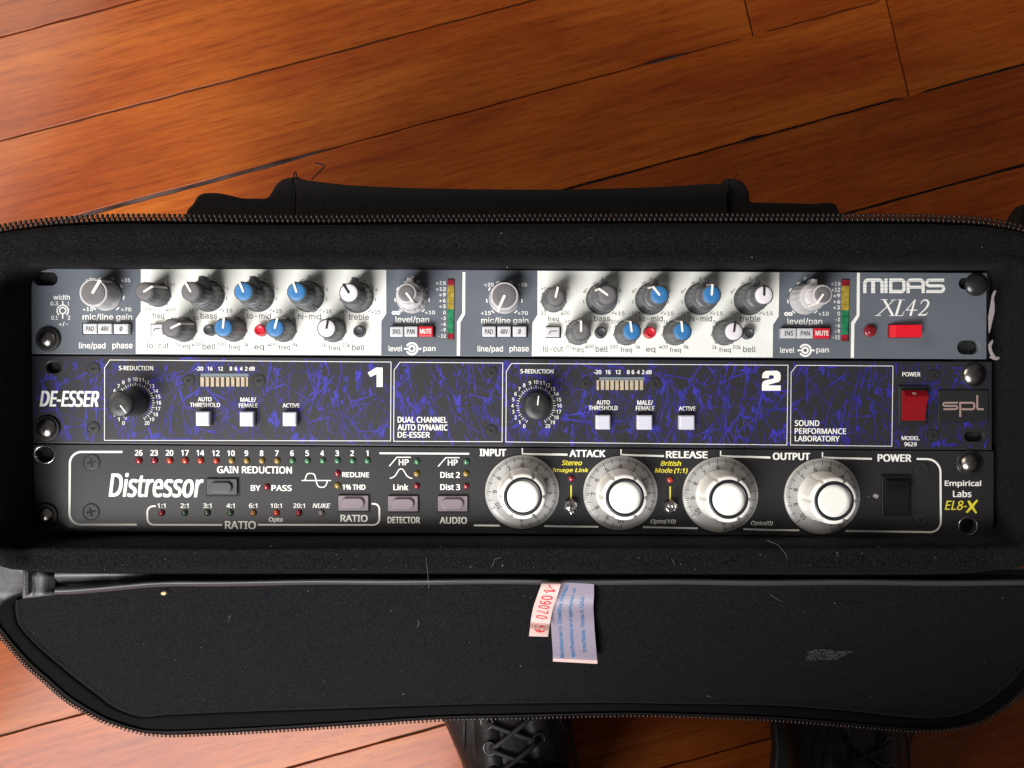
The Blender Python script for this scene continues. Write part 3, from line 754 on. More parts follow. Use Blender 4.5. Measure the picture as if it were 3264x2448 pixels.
for pts in ([(1567, 1806), (1574, 1795), (1576, 1783), (1590, 1778), (1598, 1775)], [(2444, 1722), (2480, 1737), (2502, 1762), (2510, 1782)], [(1357, 1775), (1362, 1815), (1365, 1850), (1367, 1875)], [(2140, 1780), (2146, 1790), (2150, 1800)]):
    m.tube([P(x, y, 21.3) for x, y in pts], .06, 4)
for pts in ([(1332, 1975), (1336, 1985), (1330, 2000)], [(2455, 1895), (2480, 1912), (2500, 1920)], [(2252, 2218), (2262, 2220), (2272, 2224)], [(728, 1972), (733, 1965), (735, 1960)]):
    m.tube([PF(x, y, 2.6) for x, y in pts], .08, 4)
o = obj('lint', m, 'lint', BAG); o['kind'] = 'stuff'
# torn tape at the right of the top panel
m = M()
tp = [A5(*p) for p in [(1975, 640), (1970, 500), (1990, 380), (2000, 310), (2018, 268), (2030, 262), (2035, 272), (2015, 330), (2022, 400), (2020, 460), (2000, 540), (1985, 610)]]
m.prism([tuple(P(x, y, 6).xy) for x, y in tp], 5.2, 6.0, .15)
tp = [A5(*p) for p in [(1968, 740), (1985, 715), (2002, 700), (2006, 712), (1990, 760), (1998, 800), (2030, 850), (2060, 850), (2062, 866), (2036, 880), (2010, 874), (1975, 855), (1990, 840), (1972, 790)]]
m.prism([tuple(P(x, y, 6).xy) for x, y in tp], 5.4, 6.3, .15)
obj('torn_tape', m, 'tape', BAG)
# rack rails behind the panels, inside the bag
for xx in (P(140, 1200).x, P(3110, 1200).x):
    m = M(); m.box(xx - 9, P(0, 1725).y, xx + 9, P(0, 845).y, -9, -4.2); obj('rack_rail', m, 'screw_k', BAG)
m = M(); m.box(P(60, 0).x, P(0, 1735).y, P(3200, 0).x, P(0, 835).y, -32, -26); obj('cavity_floor', m, 'hole', BAG)

# ---- sewn-in labels
def ribbon(name, left, right, offs, material, label, thick=.25):
    m = M(); n = len(left)
    L3 = [PF(*p, o_) for p, o_ in zip(left, offs)]; R3 = [PF(*p, o_ + .3) for p, o_ in zip(right, offs)]
    L3 = catmull([tuple(p) for p in L3], False, 5); R3 = catmull([tuple(p) for p in R3], False, 5)
    cols = 4; fr = []
    for a, b in zip(L3, R3): fr.append([tuple(a.lerp(b, c / cols)) for c in range(cols + 1)] + [tuple(a.lerp(b, c / cols) - nrm * thick) for c in range(cols, -1, -1)])
    m.loft(fr, closed=True, cap=True, capstart=True, smooth=False)
    o = obj(name, m, material, BAG, origin=L3[0]); o['label'] = label
    cum = [0.0]
    for a, b in zip(L3, L3[1:]): cum.append(cum[-1] + (b - a).length)
    def fn(u, v):   # u across, v from the fixed end down; returns surface point
        v = max(0.0, v) * cum[-1]; i = 0
        while i < len(L3) - 2 and cum[i + 1] < v: i += 1
        f = (v - cum[i]) / (cum[i + 1] - cum[i])
        a = L3[i].lerp(L3[i + 1], f); b = R3[i].lerp(R3[i + 1], f); return a.lerp(b, u)
    return o, fn
TG = tile(1640, 1820, 5.184)
tl, fnl = ribbon('sewn_label', [TG(*p) for p in [(790, 190), (660, 420), (600, 640), (597, 760), (610, 1000), (630, 1300), (634, 1460)]], [TG(*p) for p in [(1312, 215), (1312, 400), (1303, 600), (1313, 800), (1325, 1000), (1350, 1300), (1368, 1500)]], [3, 5, 8, 5, 7, 9, 8], 'satin', 'lilac satin label with blue print')
m = M()
def vert_text(m, s, fn, x0, x1, v0, v1, up_left, bold=0, **kw):
    # x0..x1 across the ribbon; v0..v1 along it
    def g(u, v):
        if up_left: q = fn(x1 - (x1 - x0) * v, v1 - (v1 - v0) * u)
        else: q = fn(x0 + (x1 - x0) * v, v0 + (v1 - v0) * u)
        return q + nrm * .12
    put(m, s, g, bold=bold, **kw)
vert_text(m, 'Manufactured in China to the design', fnl, .16, .27, .03, .96, True, bold=.14, font='sans')
vert_text(m, 'specifications and supervision of', fnl, .41, .52, .06, .94, True, bold=.14, font='sans')
vert_text(m, 'Interfaces, Tampa, FL USA', fnl, .68, .79, .16, .86, True, bold=.14, font='sans')
obj('label_print', m, 'ink_lblue', tl)
m = M(); ed = [[tuple(fnl(u, v) + nrm * h_) for u in (0, .33, .66, 1)] for v, h_ in ((.975, .1), (.985, 1.0), (1.0, 1.3), (1.012, .4), (1.012, -1))]
m.loft(ed, closed=False); obj('folded_hem', m, 'satin_p', tl)
tl, fnl = ribbon('sewn_label', [TG(*p) for p in [(455, 180), (440, 235), (380, 400), (312, 600), (272, 800), (255, 950), (240, 1078)]], [TG(*p) for p in [(785, 190), (760, 235), (700, 430), (630, 640), (588, 850), (570, 980), (550, 1088)]], [6, 8, 11, 10, 8, 12, 15], 'satin_p', 'narrow pinkish label with red digits')
m = M(); n0 = [(.045, .135), (.17, .245), (.275, .355), (.385, .46), (.51, .585), (.655, .74), (.855, .945)]
for ch, (v0, v1) in zip('4090709', n0): vert_text(m, ch, fnl, .24, .80, v0, v1, False, bold=.10, font='sans')
obj('label_print', m, 'ink_red', tl)

CR = thing('crumb', 'tiny tan crumb lying on the black lid lining near the hinge', 'crumb', PF(522, 1891, 2))
m = M(); m.sphere((0, 0, 0), 1.0, .55, 9, 4); c_ = PF(522, 1891, 2.9); m.v = [(c_.x + v[0] * 1.5 + v[1] * .2, c_.y + v[1] * (.95 + .2 * math.sin(v[0] * 5)), c_.z + v[2]) for v in m.v]; o = obj('crumb_body', m, 'crumb', CR)

# =================================================================== UNIT A : grey and white channel strip
UA = thing('equalizer_unit', 'grey and white rack equalizer with blue, grey and white capped knobs, topmost panel', 'rack unit', P(1618, 998, 0))
outA = [tuple(P(x, y).xy) for x, y in ((88, 851), (3147, 870), (3145, 1145), (90, 1128))]
holesA = [slot(A1, 165, 135, 455, 295), slot(A5, 1692, 705, 1885, 828), slot(A5, 1697, 145, 1960, 262)]
plateA = plate(outA, holesA, -3, 0, .3)
FA = obj('faceplate', plateA, 'grey', UA)
m = M(); m.box(P(150, 0).x, P(0, 1135).y, P(3090, 0).x, P(0, 870).y, -24, -3.4); obj('chassis', m, 'screw_k', UA)
def sheet(parts, z=.012):
    m = M()
    for T, pts in parts: m.add([tuple(P(*T(x, y), z)) for x, y in pts], [tuple(range(len(pts)))])
    return m
def edge_px(x, top): # y on faceplate edge A
    return (851 + 19 * (x - 88) / 3059 + 2.2) if top else (1128 + 17 * (x - 90) / 3055 - 2.2)
I = lambda x, y: (x, y)
def fieldA(l, r):
    lx0, ly1 = A1(*l[0]) if l[-1] == 1 else A3(*l[0]); 
f1 = [(449, edge_px(449, 1)), (449, A1(0, 600)[1]), (433, A1(0, 690)[1]), (433, edge_px(433, 0)), (1215, edge_px(1215, 0)), (1215.5, A3(0, 712)[1]), (1231, A3(0, 625)[1]), (1231, edge_px(1231, 1))]
f2 = [(1713, edge_px(1713, 1)), (1713, A3(0, 640)[1]), (1697, A3(0, 735)[1]), (1695, edge_px(1695, 0)), (2463, edge_px(2463, 0)), (2464, A4(0, 555)[1]), (2482, A4(0, 480)[1]), (2484, edge_px(2484, 1))]
d1 = [A3(1085, 138), A3(1118, 138), A3(1115, 632), A3(1060, 730), A3(1055, 1138), A3(1018, 1138), A3(1020, 722), A3(1082, 620)]
d2 = [A5(806, 105), A5(832, 105), A5(829, 490), A5(784, 562), A5(779, 868), A5(751, 868), A5(755, 548), A5(803, 480)]
def clampy(q): return [(x, min(max(y, edge_px(x, 1)), edge_px(x, 0))) for x, y in q]
obj('white_field', sheet([(I, f1)]), 'white', FA); obj('white_field', sheet([(I, f2)]), 'white', FA)
obj('white_stripe', sheet([(I, clampy(d1))], .014), 'white', FA); obj('white_stripe', sheet([(I, clampy(d2))], .014), 'white', FA)
W, D, PL = M(), M(), M()     # white ink, dark ink, paler ink
def w(s, T, *b, **k): k.setdefault('bold', .05); word(W, s, T, *b, font='thin', **k)
def d(s, T, *b, **k): k.setdefault('bold', .03); word(D, s, T, *b, font='thin', **k)
def dp(s, T, *b, **k): k.setdefault('bold', .022); word(PL, s, T, *b, font='thin', **k)
for s, *b in (('width', 405, 402, 600, 462), ('0.3', 372, 485, 462, 530), ('1', 574, 487, 590, 528), ('0.1', 380, 650, 460, 697), ('2', 576, 650, 605, 697), ('+/-', 468, 722, 577, 775), ('+25', 785, 208, 900, 250), ('+35', 1200, 210, 1310, 255), ('+15', 750, 553, 872, 595), ('+70', 1200, 555, 1322, 597), ('mic/line gain', 750, 628, 1332, 716), ('line/pad', 706, 963, 1018, 1052), ('phase', 1100, 963, 1337, 1052)):
    w(s, A1, *b)
W.stroke(arc(A1, 517, 592, 66, -140, 140, 24), .65, .06); W.stroke(arc(A1, 517, 590, 36, 0, 345, 20), .65, .06, closed=True)
W.stroke(pxs(A1, [(517, 478), (517, 522)]), .65, .07); W.stroke(pxs(A1, [(517, 632), (517, 685)]), .65, .07)
for s, *b in (('+15', 772, 245, 888, 287), ('+12', 772, 315, 888, 357), ('+9', 808, 383, 888, 425), ('+6', 808, 450, 888, 493), ('+3', 808, 520, 888, 560), ('0', 857, 592, 887, 633), ('-3', 833, 660, 888, 702), ('-6', 832, 728, 888, 770), ('-9', 832, 797, 888, 838), ('-12', 803, 868, 887, 908),
              ('level/pan', 297, 657, 692, 747), ('level', 217, 1003, 377, 1068), ('pan', 625, 1018, 767, 1080), ('+10', 643, 590, 762, 633), ('0', 484, 185, 512, 238),
              ('+25', 1340, 263, 1455, 306), ('+35', 1735, 265, 1843, 306), ('+15', 1303, 597, 1418, 640), ('+70', 1733, 598, 1852, 640), ('mic/line gain', 1305, 670, 1860, 757), ('line/pad', 1262, 1002, 1560, 1088), ('phase', 1637, 1002, 1865, 1088)):
    w(s, A3, *b)
for s, *b in (('+15', 578, 188, 660, 222), ('+12', 582, 240, 658, 276), ('+9', 597, 293, 658, 327), ('+6', 597, 345, 658, 380), ('+3', 597, 398, 656, 432), ('0', 634, 452, 657, 486), ('-3', 614, 505, 656, 538), ('-6', 612, 557, 656, 590), ('-9', 612, 608, 656, 643), ('-12', 590, 660, 655, 694), ('level/pan', 193, 508, 500, 578), ('+10', 467, 452, 557, 487), ('level', 130, 766, 255, 815), ('pan', 448, 776, 558, 824), ('0', 340, 147, 360, 172)):
    w(s, A5, *b)
for T, cx, cy, k in ((A3, 490, 1038, 1.0), (A5, 350, 793, .75)):
    W.stroke(arc(T, cx, cy, 66 * k, -62, 242 - 0, 30), .95, .06); W.stroke(arc(T, cx, cy, 32 * k, 0, 345, 20), .95, .06, closed=True)
    W.stroke(pxs(T, [(cx - 92 * k, cy), (cx - 38 * k, cy)]), .85, .065); W.stroke(pxs(T, [(cx + 66 * k, cy), (cx + 112 * k, cy)]), .85, .065)
for T, cx, cy, k in ((A3, 304, 616, 1.0), (A5, 202, 472, .75)):
    for sx in (-1, 1): W.stroke([P(*T(cx + sx * 23 * k + 20 * k * math.cos(a), cy + 15 * k * math.sin(a))).xy for a in [2 * math.pi * q / 16 for q in range(16)]], .7, .06 + .004 * sx, closed=True)
for s, *b in (('160', 1740, 262, 1835, 305), ('20', 1483, 558, 1552, 600), ('400', 1730, 558, 1837, 600), ('20', 1787, 955, 1857, 1000), ('60', 1790, 655, 1850, 680), ('160', 2040, 655, 2115, 700)): dp(s, A1, *b)
for s, *b in (('freq', 1567, 615, 1708, 697), ('-15', 1967, 567, 2055, 607), ('lo-cut', 1510, 965, 1762, 1035), ('freq', 1870, 978, 2010, 1052)): d(s, A1, *b)
for s, *b in (('400', 35, 902, 138, 943), ('100', 322, 900, 415, 940), ('2k', 608, 903, 662, 945), ('400', 877, 905, 978, 945), ('8k', 1152, 907, 1207, 948), ('1k', 1470, 910, 1517, 950), ('20k', 1695, 912, 1780, 952), ('300', 335, 625, 420, 662), ('1k', 580, 628, 628, 662), ('1k', 860, 628, 900, 662), ('3k', 1145, 632, 1190, 668), ('3k', 1440, 632, 1480, 668), ('10k', 1650, 640, 1715, 672)): dp(s, A2, *b)
for s, *b in (('0', 216, 145, 242, 185), ('0', 768, 150, 794, 188), ('0', 1319, 160, 1345, 200), ('0', 1863, 170, 1889, 208), ('6', 424, 290, 443, 320), ('6', 973, 295, 992, 325), ('6', 1521, 302, 1543, 335), ('6', 2063, 305, 2085, 340), ('bass', 135, 578, 320, 642), ('+15', 372, 532, 485, 573), ('-15', 533, 532, 618, 573), ('lo-mid', 652, 578, 912, 643), ('+15', 925, 537, 1033, 577), ('-15', 1087, 540, 1170, 580), ('hi-mid', 1210, 583, 1462, 650), ('+15', 1478, 542, 1580, 583), ('-15', 1632, 545, 1715, 583), ('treble', 1765, 590, 1990, 655), ('+15', 2015, 548, 2120, 588), ('bell', 157, 915, 300, 982), ('freq', 442, 922, 572, 998), ('eq', 728, 935, 835, 997), ('freq', 993, 928, 1123, 997), ('freq', 1543, 935, 1672, 1002), ('bell', 1805, 928, 1943, 993)): d(s, A2, *b)
for s, *b in (('20', 118, 437, 165, 468), ('400', 290, 437, 365, 468), ('60', 117, 228, 165, 255), ('160', 297, 225, 367, 258), ('20', 330, 725, 377, 757), ('400', 500, 725, 575, 757), ('100', 713, 727, 783, 757), ('2k', 932, 727, 973, 757), ('400', 1135, 727, 1212, 758), ('8k', 1347, 727, 1390, 758), ('1k', 1592, 730, 1632, 760), ('20k', 1768, 730, 1838, 760), ('60', 328, 512, 372, 543), ('160', 505, 512, 565, 543), ('300', 718, 512, 797, 543), ('1k', 1173, 515, 1212, 543), ('3k', 1597, 515, 1640, 545)): dp(s, A4, *b)
for s, *b in (('freq', 177, 482, 275, 530), ('-15', 459, 440, 522, 472), ('bass', 577, 476, 715, 523), ('+15', 752, 440, 838, 472), ('-15', 877, 440, 942, 472), ('lo-mid', 968, 476, 1167, 525), ('+15', 1175, 440, 1260, 473), ('-15', 1300, 440, 1363, 473), ('hi-mid', 1395, 476, 1590, 525), ('+15', 1597, 440, 1682, 473), ('-15', 1724, 440, 1790, 473), ('treble', 1828, 476, 2007, 527), ('+15', 2025, 440, 2113, 473), ('lo-cut', 137, 736, 310, 785), ('freq', 387, 745, 485, 797), ('bell', 590, 738, 695, 788), ('freq', 803, 748, 903, 798), ('eq', 1022, 752, 1103, 798), ('freq', 1225, 750, 1323, 798), ('freq', 1650, 750, 1752, 798), ('bell', 1858, 740, 1967, 790), ('6', 485, 253, 505, 282), ('6', 903, 253, 923, 282), ('6', 1325, 255, 1345, 284), ('6', 1750, 257, 1770, 286), ('6', 795, 245, 812, 275), ('6', 1215, 245, 1232, 275)): d(s, A4, *b)
for x in (648, 1067, 1491, 1918): d('0', A4, x - 9, 145, x + 9, 172)
TK = [-139, -98, -58, -22, 22, 58, 98, 139]
# knobs of both channels: (base px, kind, cap, pointer, angle)
singles = [((504.8, 939.8), 'cap_g', 'ptr_w', 57.5, 'small grey capped knob left of the bass knob, first channel'), ((587.5, 1051), 'cap_g', 'ptr_w', 64, None), ((746.7, 1050.5), 'cap_b', 'ptr_w', 5, None), ((905, 1051.5), 'cap_b', 'ptr_w', 14.6, None), ((1063, 1052), 'cap_w', 'ptr_k', 10, None),
           ((1764, 957), 'cap_g', 'ptr_w', 13, None), ((1841.6, 1061), 'cap_g', 'ptr_w', 0, None), ((1996, 1062), 'cap_b', 'ptr_w', -8, None), ((2151, 1062), 'cap_b', 'ptr_w', -6, None), ((2308, 1062), 'cap_w', 'ptr_k', 8, None)]
for i, (b, cap, ptr, a, lb) in enumerate(singles):
    k = knob(UA, b, 6.0, 4.75, 18.0 if i < 5 else 19.5, 'knob', cap, ptr, a, rcapf=.86 if cap != 'cap_g' else .82)
    print_ticks(D, b, 6.55, TK, .35, 1.5)
    k['label'] = {'cap_g': 'dark grey knob with grey cap', 'cap_b': 'dark grey knob with blue cap', 'cap_w': 'dark grey knob with white cap and black pointer'}[cap]
duals = [((665.7, 944), 0, 'cap_g', 'ptr_w', -29), ((824, 944.5), 0, 'cap_b', 'ptr_w', -22), ((983.4, 945.5), 150, 'cap_b', 'ptr_w', -18), ((1140.5, 948), 0, 'cap_w', 'ptr_k', -33),
         ((1917, 954), 0, 'cap_g', 'ptr_w', -54.5), ((2073.6, 954), 5, 'cap_b', 'ptr_w', -38.7), ((2230.4, 954), 5, 'cap_b', 'ptr_w', 4), ((2387.6, 955), 8, 'cap_w', 'ptr_k', 0)]
for b, fin, cap, ptr, a in duals:
    k = dual_knob(UA, b, fin, cap, ptr, a)
    print_ticks(D, b, 9.0, TK, .35, 1.8)
for b, fin, a in (((1313.4, 949), 0, 144), ((2564.8, 953), 8, 214.5)):
    dual_knob(UA, b, fin, 'cap_g', 'ptr_w', a, 'knob_l', True); print_ticks(W, b, 8.6, TK, .55, 1.9)
for b, a in (((338, 941), 31), ((1607.7, 951), 204)):
    knob(UA, b, 7.5, 6.9, 14.4, 'knob_l', 'cap_g', 'ptr_w', a, rcapf=.84, flute=8, w=1.3); print_ticks(W, b, 8.9, TK, .55, 1.9)
def legend(T, s, x0, y0, x1, y1, z, color='ink_black', par=None):
    m = M(); word(m, s, T, x0, y0, x1, y1, z=z, bold=.05, font='sans' if s != 'Ø' else None); return obj('button_print', m, color, par)
def btn_row(T, surround, items):
    a = P(*T(surround[0], surround[1]), 0); b = P(*T(surround[2], surround[3]), 0); m = M(); m.box(a.x, b.y, b.x, a.y, -1, .06, 0, .3); obj('button_recess', m, 'hole', UA)
    for s, x0, y0, x1, y1, mt_ in items:
        o, _ = button(UA, T, x0, y0, x1, y1, 3.6, mt_)
        m = M(); m.box(*P(*T(x0 + (x1 - x0) * .09, y1 - (y1 - y0) * .1), 3.62).xy, *P(*T(x1 - (x1 - x0) * .09, y0 + (y1 - y0) * .1), 3.62).xy, 3.5, 3.72, .1, .3)
        obj('button_face', m, mt_, o)
        if s: cx = (x0 + x1) / 2; hw = (x1 - x0) * (.29 if s != 'Ø' else .10) * (1.38 if s == 'MUTE' else 1); cy = (y0 + y1) / 2; hh = (y1 - y0) * .23; legend(T, s, cx - hw, cy - hh, cx + hw, cy + hh, 3.8, 'ink_white' if s == 'MUTE' else 'ink_black', o)
        if mt_ == 'btn_r': o['label'] = 'red mute button'
        if s is None:
            m = M(); cx = (x0 + x1) / 2; cy = (y0 + y1) / 2; k = (x1 - x0) / 140.0
            m.stroke([P(*T(cx + q * k, cy + r_ * k), 3.8).xy for q, r_ in ((-38, 20), (-22, -6), (-16, -10), (42, -10))], .4, 3.8); obj('button_print', m, 'ink_black', o)
btn_row(A1, (745, 735, 1330, 874), [('PAD', 754, 744, 918, 862, 'btn'), ('48V', 928, 744, 1092, 862, 'btn'), ('Ø', 1115, 746, 1285, 862, 'btn')])
btn_row(A1, (1548, 742, 1715, 878), [(None, 1552, 750, 1692, 870, 'btn')])
btn_row(A3, (222, 770, 772, 903), [('INS', 230, 778, 388, 896, 'btn'), ('PAN', 400, 776, 556, 895, 'btn'), ('MUTE', 569, 773, 736, 894, 'btn_r')])
btn_row(A3, (1308, 770, 1855, 906), [('PAD', 1315, 776, 1475, 896, 'btn'), ('48V', 1495, 776, 1652, 896, 'btn'), ('Ø', 1676, 776, 1835, 896, 'btn')])
btn_row(A4, (158, 566, 293, 668), [(None, 162, 573, 280, 658, 'btn')])
btn_row(A5, (135, 591, 573, 692), [('INS', 141, 598, 272, 686, 'btn'), ('PAN', 281, 598, 420, 687, 'btn'), ('MUTE', 427, 596, 570, 687, 'btn_r')])
for T, x, y, r, sc1, mt_ in ((A2, 218, 765, 60, 3.456, 'btn_s'), (A2, 782, 768, 62, 3.456, 'btn_r'), (A2, 1875, 780, 62, 3.456, 'btn_s'), (A4, 640, 618, 48, 2.698, 'btn_s'), (A4, 1063, 618, 49, 2.698, 'btn_r'), (A4, 1910, 625, 49, 2.698, 'btn_s')):
    c = P(*T(x, y), 5); rr = r / sc1 / 6.34; m = M()
    m.lathe(c.x, c.y, [(rr, .05), (rr, 4.0), (rr * .95, 4.5), (rr * .85, 4.8), (rr * .66, 4.8), (rr * .60, 4.5), (rr * .3, 4.5)], 32)
    o = obj('push_button', m, mt_, UA, (c.x, c.y, 0)); o['label'] = 'round red eq button' if mt_ == 'btn_r' else 'round dark bell button'
    m = M(); m.lathe(c.x, c.y, [(rr * 1.08, .03), (rr * 1.08, .1), (rr * .9, .1)], 32, closed_top=False); obj('button_rim', m, 'hole', o)
def meterA(T, xl0, xl1, y0, y1, xb0, xb1):
    a = P(*T(xl0 - 2, y0 - 3)); b = P(*T(xb1 + 10, y1 + 3)); m = M(); m.box(a.x, b.y, b.x, a.y, -1, .05); o = obj('level_meter', m, 'hole', UA)
    for i in range(10):
        t0, t1 = i / 10.0, (i + 1) / 10.0
        ya, yb = y0 + (y1 - y0) * t0, y0 + (y1 - y0) * t1
        q = [P(*T(xl0 + (xb0 - xl0) * t0, ya), .5), P(*T(xl1 + (xb1 - xl1) * t0, ya), .5), P(*T(xl1 + (xb1 - xl1) * t1, yb), .5), P(*T(xl0 + (xb0 - xl0) * t1, yb), .5)]
        g = .035; q[0].y -= g; q[1].y -= g; q[2].y += g; q[3].y += g
        m = M(); m.prism([tuple(p.xy) for p in q], 0, .8, .12)
        obj('meter_segment', m, 'seg_r' if i in (0, 9) else 'seg_y' if i < 5 else 'seg_g', o)
meterA(A3, 908, 988, 224, 927, 906, 978); meterA(A5, 674, 739, 170, 709, 668, 726)
# brand lettering drawn as strokes, three thin grey lines through it
m = M(); S5 = 1 / 2.765 / 6.34
def logo(pts, wd=29): m.stroke(pxs(A5, pts), wd * S5, .06 + logo.k * .003); logo.k += 1
logo.k = 0
def rc(x, y, r, a0, a1, n=6): return [(x + r * math.sin(math.radians(a0 + (a1 - a0) * q / n)), y - r * math.cos(math.radians(a0 + (a1 - a0) * q / n))) for q in range(n + 1)]
logo([(875, 288), (875, 200)] + rc(903, 200, 27, -90, 0) + [(1000, 173)] + rc(1000, 200, 27, 0, 90)[1:] + [(1027, 288)]); logo([(948, 180), (948, 288)], 34)
logo([(1061, 160), (1061, 288)], 29)
logo([(1090, 173), (1195, 173)] + rc(1195, 198, 25, 0, 90)[1:] + rc(1195, 250, 25, 90, 180) + [(1090, 274)]); logo([(1103, 184), (1103, 262)], 29)
logo([(1257, 288), (1257, 200)] + rc(1283, 200, 27, -90, 0) + [(1365, 173)] + rc(1365, 200, 24, 0, 90)[1:] + [(1389, 288)]); logo([(1268, 236), (1378, 236)], 26)
logo([(1574, 174), (1445, 174)] + rc(1445, 199, 25, 0, -180) + [(1545, 224)] + rc(1545, 249, 25, 0, 180) + [(1416, 274)], 27)
lg = obj('brand_lettering', m, 'ink_white', FA)
m = M()
for y in (177, 206, 240, 270): m.stroke(pxs(A5, [(862, y), (1574, y + 1)]), .10, .125)
obj('lettering_rule', m, 'grey', lg)
# model lettering: slanted serif drawn with strokes
m = M()
def S(pts, wd): m.stroke(pxs(A5, pts), wd if isinstance(wd, list) else wd, .06 + S.k * .003); S.k += 1
S.k = 0
S([(1045, 346), (1122, 486)], 1.15); S([(1130, 348), (1064, 414), (985, 486)], .42)
S([(1015, 346), (1075, 346)], .25); S([(1105, 348), (1150, 348)], .25); S([(963, 487), (1020, 487)], .25); S([(1092, 487), (1145, 487)], .25)
S([(1192, 350), (1150, 486)], 1.15); S([(1162, 347), (1228, 347)], .25); S([(1122, 487), (1205, 487), (1216, 462), (1222, 446)], [.25, .35, .3, .22])
S([(1318, 346), (1240, 438), (1338, 438)], [.35, .42, .45]); S([(1318, 346), (1276, 489)], [.75, 1.15])
S([(1367, 385), (1378, 362), (1400, 348), (1424, 352), (1436, 372), (1430, 398), (1405, 432), (1345, 484)], [.3, .45, .6, .85, 1.0, 1.0, .7, .4]); S([(1345, 481), (1405, 481), (1420, 472), (1428, 458)], [.75, .75, .4, .2])
obj('model_lettering', m, 'ink_white', FA)
# power lamp and rocker
c = P(*A5(915, 622), 0); m = M(); m.lathe(c.x, c.y, [(3.0, .05), (3.0, 1.2), (2.9, 1.5), (1.5, 1.6)], 28); o = obj('power_lamp', m, 'seg_r', UA, (c.x, c.y, 0))
m = M(); m.lathe(c.x + .35, c.y, [(2.3, 1.5), (2.2, 2.6), (1.9, 2.9), (1, 3)], 28); obj('lamp_lens', m, 'led_dr', o)
a = P(*A5(1083, 572), 0); b = P(*A5(1350, 680), 0); m = M(); m.box(a.x - .3, b.y - .2, b.x + .2, a.y + .5, -1, .3, 0, .3); o = obj('power_switch', m, 'hole', UA)
m = M(); x0, x1 = a.x, b.x - .8; y0, y1 = b.y, a.y
m.add([(x0, y0, .2), (x1, y0, .2), (x1, y1, .2), (x0, y1, .2), (x0 + .2, y0, 1.8), (x0 + 2.6, y0, 3.0), (x1, y0, 5.2), (x0 + .2, y1, 1.8), (x0 + 2.6, y1, 3.0), (x1, y1, 5.2)],
      [(0, 3, 7, 4), (4, 7, 8, 5), (5, 8, 9, 6), (1, 6, 9, 2), (0, 4, 5, 6, 1), (3, 2, 9, 8, 7)])
obj('rocker', m, 'rocker_f', o)
obj('white_print', W, 'ink_white', FA); obj('grey_print', D, 'ink_dark', FA); obj('small_print', PL, 'ink_pale', FA)
fit_screw(UA, A1, 322, 925, 98, 'screw', 142, 3.0, 15, wz=1.4)
fit_screw(UA, A5, 1868, 212, 100, 'screw_k', 0, 3.2, 25)
m = M()
for T, x, y, r in ((A1, 395, 215, 55), (A5, 1825, 770, 38)):
    sc1 = 3.687 if T is A1 else 2.765; c = P(*T(x, y), -4); rr = r / sc1 / 6.34
    m = M(); m.lathe(c.x, c.y, [(rr * 1.1, -4.4), (rr, -4), (rr * .8, -4), (rr * .75, -8)], 24); obj('rail_hole', m, 'hole', UA)

# =================================================================== UNIT B : blue splattered de-esser
UB = thing('deesser_unit', 'black rack de-esser with blue paint splatter, middle of the three panels', 'rack unit', P(1630, 1285, 0))
outB = [tuple(P(x, y).xy) for x, y in ((97, 1134), (3162, 1153), (3162, 1435), (105, 1412))]
holesB = [slot(B1, 300, 112, 465, 240), slot(B5, 1680, 722, 1850, 810)]
FB = obj('faceplate', plate(outB, holesB, -3, 0, .3), 'anod', UB)
m = M(); m.box(P(150, 0).x, P(0, 1420).y, P(3090, 0).x, P(0, 1155).y, -24, -3.4); obj('chassis', m, 'screw_k', UB)
# splatter: thin flung strands, knots where they pool, droplets - flat print
rs = random.Random(21); m = M(); zc = [0]
bx0, bx1 = 108, 3152
def yt(x): return 1134 + 19 * (x - 97) / 3065 + 4
def yb(x): return 1412 + 23 * (x - 105) / 3057 - 4
def zz(): zc[0] += 1; return .005 + .0001 * (zc[0] * 7 % 400)
def inb(x, y): return bx0 < x < bx1 and yt(x) < y < yb(x) and not (140 < x < 200 and 1148 < y < 1194) and not (3070 < x < 3142 and 1370 < y < 1412)
def strand(x, y, ang, ln, wd):
    pts = []; ws = []; n = max(4, int(ln / 14)); bend = rs.uniform(-.02, .02)
    for k in range(n + 1):
        if not inb(x, y): break
        t = k / n; pts.append(P(x, y).xy); ws.append(max(.10, wd * rs.choice((.35, .7, 1.0, 1.7)) * (1 - .55 * t)))
        x += math.cos(ang) * ln / n; y += math.sin(ang) * ln / n; ang += bend + rs.gauss(0, .05)
    if len(pts) > 1: m.stroke(pts, ws, zz())
def blob(x, y, r):
    if not inb(x - r, y - r) or not inb(x + r, y + r): return
    n = 17; c = P(x, y); pts = []
    for k in range(n):
        a = 2 * math.pi * (k + rs.uniform(-.4, .4)) / n; q = r / 6.34 * rs.choice((.5, .7, .85, 1.0, 1.3)) * (1.3 if abs(math.sin(a)) > .7 else .75)
        pts.append((c.x + q * math.cos(a), c.y + q * math.sin(a), 0))
    z = zz(); m.add([(p[0], p[1], z) for p in pts] + [(c.x, c.y, z)], [(k, (k + 1) % n, n) for k in range(n)])
nodes = []
for k in range(430):
    x = bx0 + (bx1 - bx0) * (k + rs.uniform(0, 1)) / 430; y = rs.uniform(yt(x), yb(x)); nodes.append((x, y))
